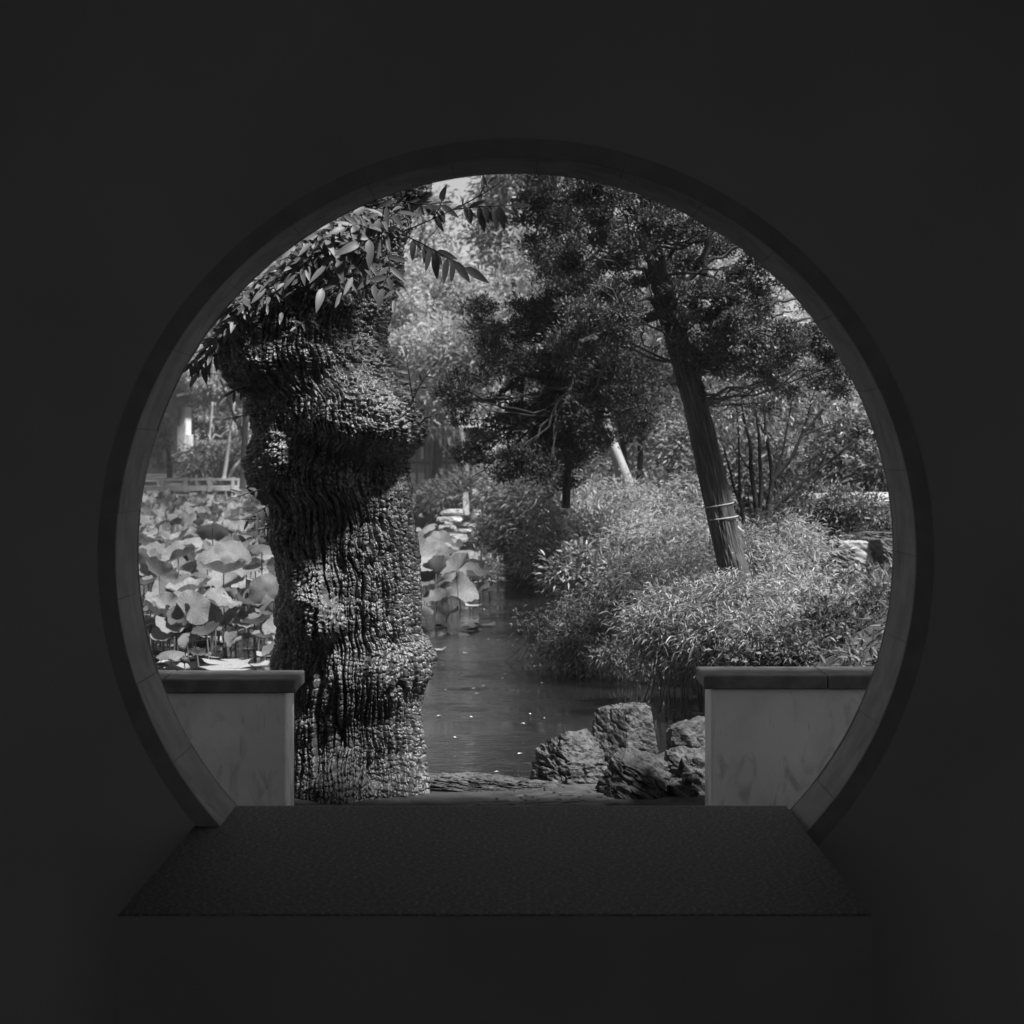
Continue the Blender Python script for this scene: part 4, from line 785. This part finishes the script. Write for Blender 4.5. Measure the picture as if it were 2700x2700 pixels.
tree('garden_tree', 'shaggy tree in front of the white gable at the gate rim', 'tree', (445, 1262), 60, [([(448, 1266), (446, 1200), (440, 1150)], 8, 5)], [], [(410, 1120, 25, 30, 60), (400, 1150, 30, 30, 60), (425, 1180, 20, 30, 60), (440, 1220, 10, 30, 60)], 260, 28, .16, .12, .04, 'far', M['shr'], M['bark4'], 115, LG)
shrub('cluster of low palms and ferns before the dark hall', [(510, 1235, 30, 18, 63), (545, 1240, 40, 14, 63), (570, 1235, 30, 14, 63), (505, 1210, 14, 16, 63.5)], 130, 20, .4, .3, .04, 'bamboo', M['fard'], 78, name='low_planting', group=LG)

# ------------------------------------------------------------------ rocks further off
for k, a in enumerate([(2260, 1298, 1330, 260, 16.6, 'long pale flat ledge stone topping the bank at the gate rim'), (2300, 1325, 1385, 130, 16, 'square-edged boulder overgrown with leaves under the ledge'), (2290, 1400, 1432, 230, 15.2, 'wide pale slab on the middle rock step'),
                       (2255, 1425, 1505, 110, 15.0, 'cracked upright block under the middle slab'), (2325, 1418, 1490, 70, 14.9, 'dark block beside the cracked upright one'), (2210, 1445, 1490, 80, 14.8, 'sloping grey slab left of the cracked block'), (2280, 1500, 1540, 200, 14.4, 'long low stone on the bottom rock step'), (2330, 1570, 1600, 90, 13.8, 'half-buried pale stone above the low wall')]):
    rock('step_rock', a[5], a[0], a[1], a[2] + 20, a[3], a[4], .35 if a[3] > 150 else .3, 40 + k, 4, M['rock'] if k % 3 else M['rock2'], .08, .08, 'rocks stepping up the right bank', n=30, boxy=.75)
nm = ['top', 'upper', 'second', 'middle', 'lower']
RK = [(1229, 1298, 1360, 17, 35, 'upright white stone like a finger on the canal rockery'), (1272, 1302, 1335, 18, 36, 'small upright pale stone right of the finger stone'), (1252, 1290, 1312, 14, 36.5, 'little pale stone between the two upright stones'),
      (1200, 1342, 1360, 80, 36, 'long flat stone topmost of the layered rockery'), (1185, 1362, 1378, 70, 35.8, 'flat stone second from the top of the layered rockery'), (1215, 1376, 1392, 90, 35.2, 'wide flat stone in the middle of the layered rockery'), (1180, 1385, 1402, 50, 35, 'short stone at the dark hollow of the rockery'),
      (1228, 1395, 1408, 40, 34.6, 'small stone right of the rockery hollow'), (1200, 1408, 1432, 68, 34, 'slanting pale stone lowest of the layered rockery'), (1165, 1372, 1420, 30, 36, 'narrow block at the water side of the rockery'), (1255, 1340, 1380, 30, 36, 'rounded stone where rockery meets the dark shrub'), (1300, 1285, 1310, 70, 38, 'flat stone on the crest above the finger stone'), (1230, 1420, 1450, 90, 34.5, 'dark footing stone of the rockery at the water')]
for k, a in enumerate(RK):
    rock('rockery_stone', a[5], a[0], a[1], a[2], a[3], a[4], .5, 70 + k, 3, M['rock2'], .06, .09, 'piled stones of the canal rockery', n=16, boxy=.7, tilt=.12 * math.sin(k * 2))

# ------------------------------------------------------------------ bridge and halls
def bx(name, m, parent, px0, px1, py0, py1, Y, d=.3, bevel=0, dy=0):
    a = P(px0, py0, Y); b_ = P(px1, py1, Y); mb = MB(); mb.box(a[0], b_[0], Y + dy, Y + dy + d, b_[2], a[2], bevel=bevel); return mb.build(name, m, parent)
br = empty('stone_bridge', P(520, 1296, 57), 'low stone footbridge with post-and-rail parapets across the lotus pond', 'bridge')
bx('deck', M['stone'], br, 300, 720, 1282, 1294, 57, 1.6)
bx('rail', M['stone'], br, 300, 720, 1261, 1266, 57, .14, dy=-.02); bx('rail', M['stone'], br, 300, 720, 1263, 1267, 58.4, .12)
for k in range(7): bx('post', M['stone'], br, 300 + 62.5 * k - 4 + 2, 300 + 62.5 * k + 4 + 2, 1259, 1297, 57, .16, dy=-.03)
for k in range(6): bx('post', M['stone'], br, 345 + 71 * k - 3, 345 + 71 * k + 3, 1262, 1284, 58.4, .13)
for k in range(5): bx('pier', M['rock'], br, 330 + 90 * k, 352 + 90 * k, 1294, 1312, 57.2, .9)
# white-gabled hall
hall = empty('gabled_hall', P(450, 1262, 68), 'white gabled hall with dark upturned eaves at the far left', 'building')
bx('gable_wall', M['white'], hall, 467, 489, 1060, 1250, 66, 1.2, .02)
mb = MB(); a = P(489, 1145, 66); b_ = P(497, 1250, 66); mb.box(a[0], b_[0], 66.02, 67, b_[2], a[2]); mb.build('buttress', M['white'], hall)
bx('window', M['wood'], hall, 473, 478, 1073, 1102, 66, .05, dy=-.03); bx('window', M['wood'], hall, 471, 476, 1182, 1238, 66, .05, dy=-.03)
bx('wall', M['mid'], hall, 250, 467, 1092, 1250, 66.5, 1.)
def eave(name, pts, th, Y, d, m, parent):
    mb = MB(); q = smooth_path([P(x, y, Y) for x, y in pts], 14); V = []; Fs = []
    for k, p_ in enumerate(q):
        for yy in (0, d):
            V.append((p_[0], p_[1] + yy, p_[2])); V.append((p_[0], p_[1] + yy, p_[2] - th[0] - (th[1] - th[0]) * k / 13))
    for k in range(13):
        a = k * 4; Fs += [(a, a + 4, a + 5, a + 1), (a + 2, a + 3, a + 7, a + 6), (a, a + 2, a + 6, a + 4), (a + 1, a + 5, a + 7, a + 3)]
    Fs += [(0, 1, 3, 2), (52, 54, 55, 53)]; mb.add(V, Fs); return mb.build(name, m, parent)
eave('roof', [(260, 900), (360, 960), (430, 1000), (469, 1018)], (.6, 1.1), 65.4, 3, M['tile'], hall)
eave('upturned_eave', [(466, 1030), (480, 1028), (495, 1022), (504, 1012)], (.55, .5), 65.2, 2.5, M['tile'], hall)
eave('ridge_cap', [(466, 1040), (482, 1036), (500, 1034)], (.08, .08), 65.1, .1, M['white'], hall)
eave('roof', [(260, 1000), (380, 1040), (430, 1085), (467, 1092)], (.5, .4), 65.6, 1.5, M['tile'], hall)
h2 = empty('garden_hall', P(590, 1262, 72), 'long low dark hall behind the garden trees on the far left', 'building')
bx('wall', M['mid'], h2, 488, 740, 1178, 1256, 72, 3)
mb = MB(); a = P(484, 1158, 71); b_ = P(745, 1186, 71)
mb.add([(a[0], 71, b_[2]), (b_[0], 71, b_[2]), (b_[0] - .2, 73.5, a[2]), (a[0] + .2, 73.5, a[2]), (a[0], 71, b_[2] - .1), (b_[0], 71, b_[2] - .1), (b_[0] - .2, 76, a[2] - .3), (a[0] + .2, 76, a[2] - .3)], [(0, 1, 2, 3), (0, 4, 5, 1), (4, 7, 6, 5), (3, 2, 6, 7), (0, 3, 7, 4), (1, 5, 6, 2)]); mb.build('roof', M['tile'], h2)
for k in range(4): bx('post', M['wood'], h2, 500 + 62 * k, 504 + 62 * k, 1180, 1256, 72, .1, dy=-.14)
h3 = empty('waterside_hall', P(1135, 1290, 62), 'open waterside hall with white panels between dark posts, right of the gnarled trunk', 'building')
for x0, x1 in ((1050, 1096), (1101, 1118), (1148, 1172), (1180, 1215), (1215, 1262)): bx('panel', M['white'], h3, x0, x1, 1247, 1276, 62, .1)
for x0, w_ in ((1098, 4), (1119, 5), (1131, 8), (1175, 6), (1215, 5), (1050, 4)): bx('post', M['wood'], h3, x0, x0 + w_, 1160, 1277, 62, .12, dy=-.14)
bx('back_wall', M['mid'], h3, 1040, 1270, 1150, 1278, 64, .3); bx('lintel', M['wood'], h3, 1045, 1265, 1216, 1224, 62, .12)
for x0, x1, y0, y1 in ((1140, 1150, 1232, 1246), (1156, 1168, 1232, 1246), (1153, 1161, 1188, 1195), (1166, 1176, 1188, 1195), (1162, 1174, 1200, 1205), (1110, 1116, 1180, 1210)): bx('window', M['white'], h3, x0, x1, y0, y1, 64, .03, dy=-.04)
bx('roof', M['tile'], h3, 1030, 1280, 1128, 1160, 61.4, 4)
for k in range(3): bx('step', M['stone'], h3, 1090 - 3 * k, 1174 + 3 * k, 1277 + 5 * k, 1281.5 + 5 * k, 61.6 - .35 * k, .34)
bx('base', M['stone'], h3, 1040, 1270, 1277, 1298, 61.8, 1)
sl = empty('slab_steps', P(1300, 1300, 40), 'flight of pale stone slab steps on the path above the canal head', 'steps')
bx('step', M['white'], sl, 1276, 1337, 1245, 1252, 42, .9); bx('step', M['white'], sl, 1287, 1322, 1260, 1269, 40.6, .9); bx('step', M['stone'], sl, 1284, 1330, 1282, 1288, 39.4, .9)
h4 = empty('arched_gable', P(2040, 860, 55), 'pale arched gable showing through the juniper leaves', 'gable')
q = smooth_path([P(1990, 862, 55), P(2010, 845, 55), P(2035, 832, 55), P(2060, 832, 55), P(2085, 842, 55)], 14); V, Fq = tube(q, .07, 6); npmesh('ridge', V, Fq, M['white'], h4)
q[:, 2] -= .16; V, Fq = tube(q, .05, 6); npmesh('ridge', V, Fq, M['stone'], h4)
bx('wall', M['mid'], h4, 1998, 2082, 856, 1290, 55.2, .4)
# leafy ground cover along the right bank
rg = np.random.default_rng(66); n_ = 16000
yy = 9.8 + 24 * rg.random(n_) ** 1.5; xx = shore_x(yy) + .02 + rg.random(n_) ** 1.3 * (.36 * yy * .75); zz = ground_z(xx, yy)
D = rg.normal(size=(n_, 3)); D[:, 2] = abs(D[:, 2]) + .3; V, Fq = leaves(np.stack([xx, yy, zz], 1), D, np.array([0, 0, 1.]) + rg.normal(size=(n_, 3)) * .4, rg.uniform(.05, .13, n_), rg.uniform(.012, .03, n_), .1, .2)
tag(npmesh('ground_cover', V, Fq, M['bamd']), 'leafy ground cover carpeting the right bank', 'ground cover', kind='stuff')
print('leaflets', NLEAF[0], 'lotus', cnt)

# ------------------------------------------------------------------ haze: closed box of air for the distance, added also to lift the blacks
mb = MB(); mb.box(-70, 70, -8, 90, -2.6, 24)
hz = mb.build('haze', bpy.data.materials.new('air')); hm = hz.data.materials[0]; hm.use_nodes = True; hn = hm.node_tree.nodes
hn.remove(hn['Principled BSDF']); pv = hn.new('ShaderNodeVolumePrincipled'); pv.inputs['Color'].default_value = (.9, .9, .9, 1); pv.inputs['Density'].default_value = .0010; pv.inputs['Anisotropy'].default_value = .2
hm.node_tree.links.new(pv.outputs[0], hn['Material Output'].inputs['Volume']); tag(hz, 'thin haze hanging over the garden and pond', 'haze', kind='stuff')
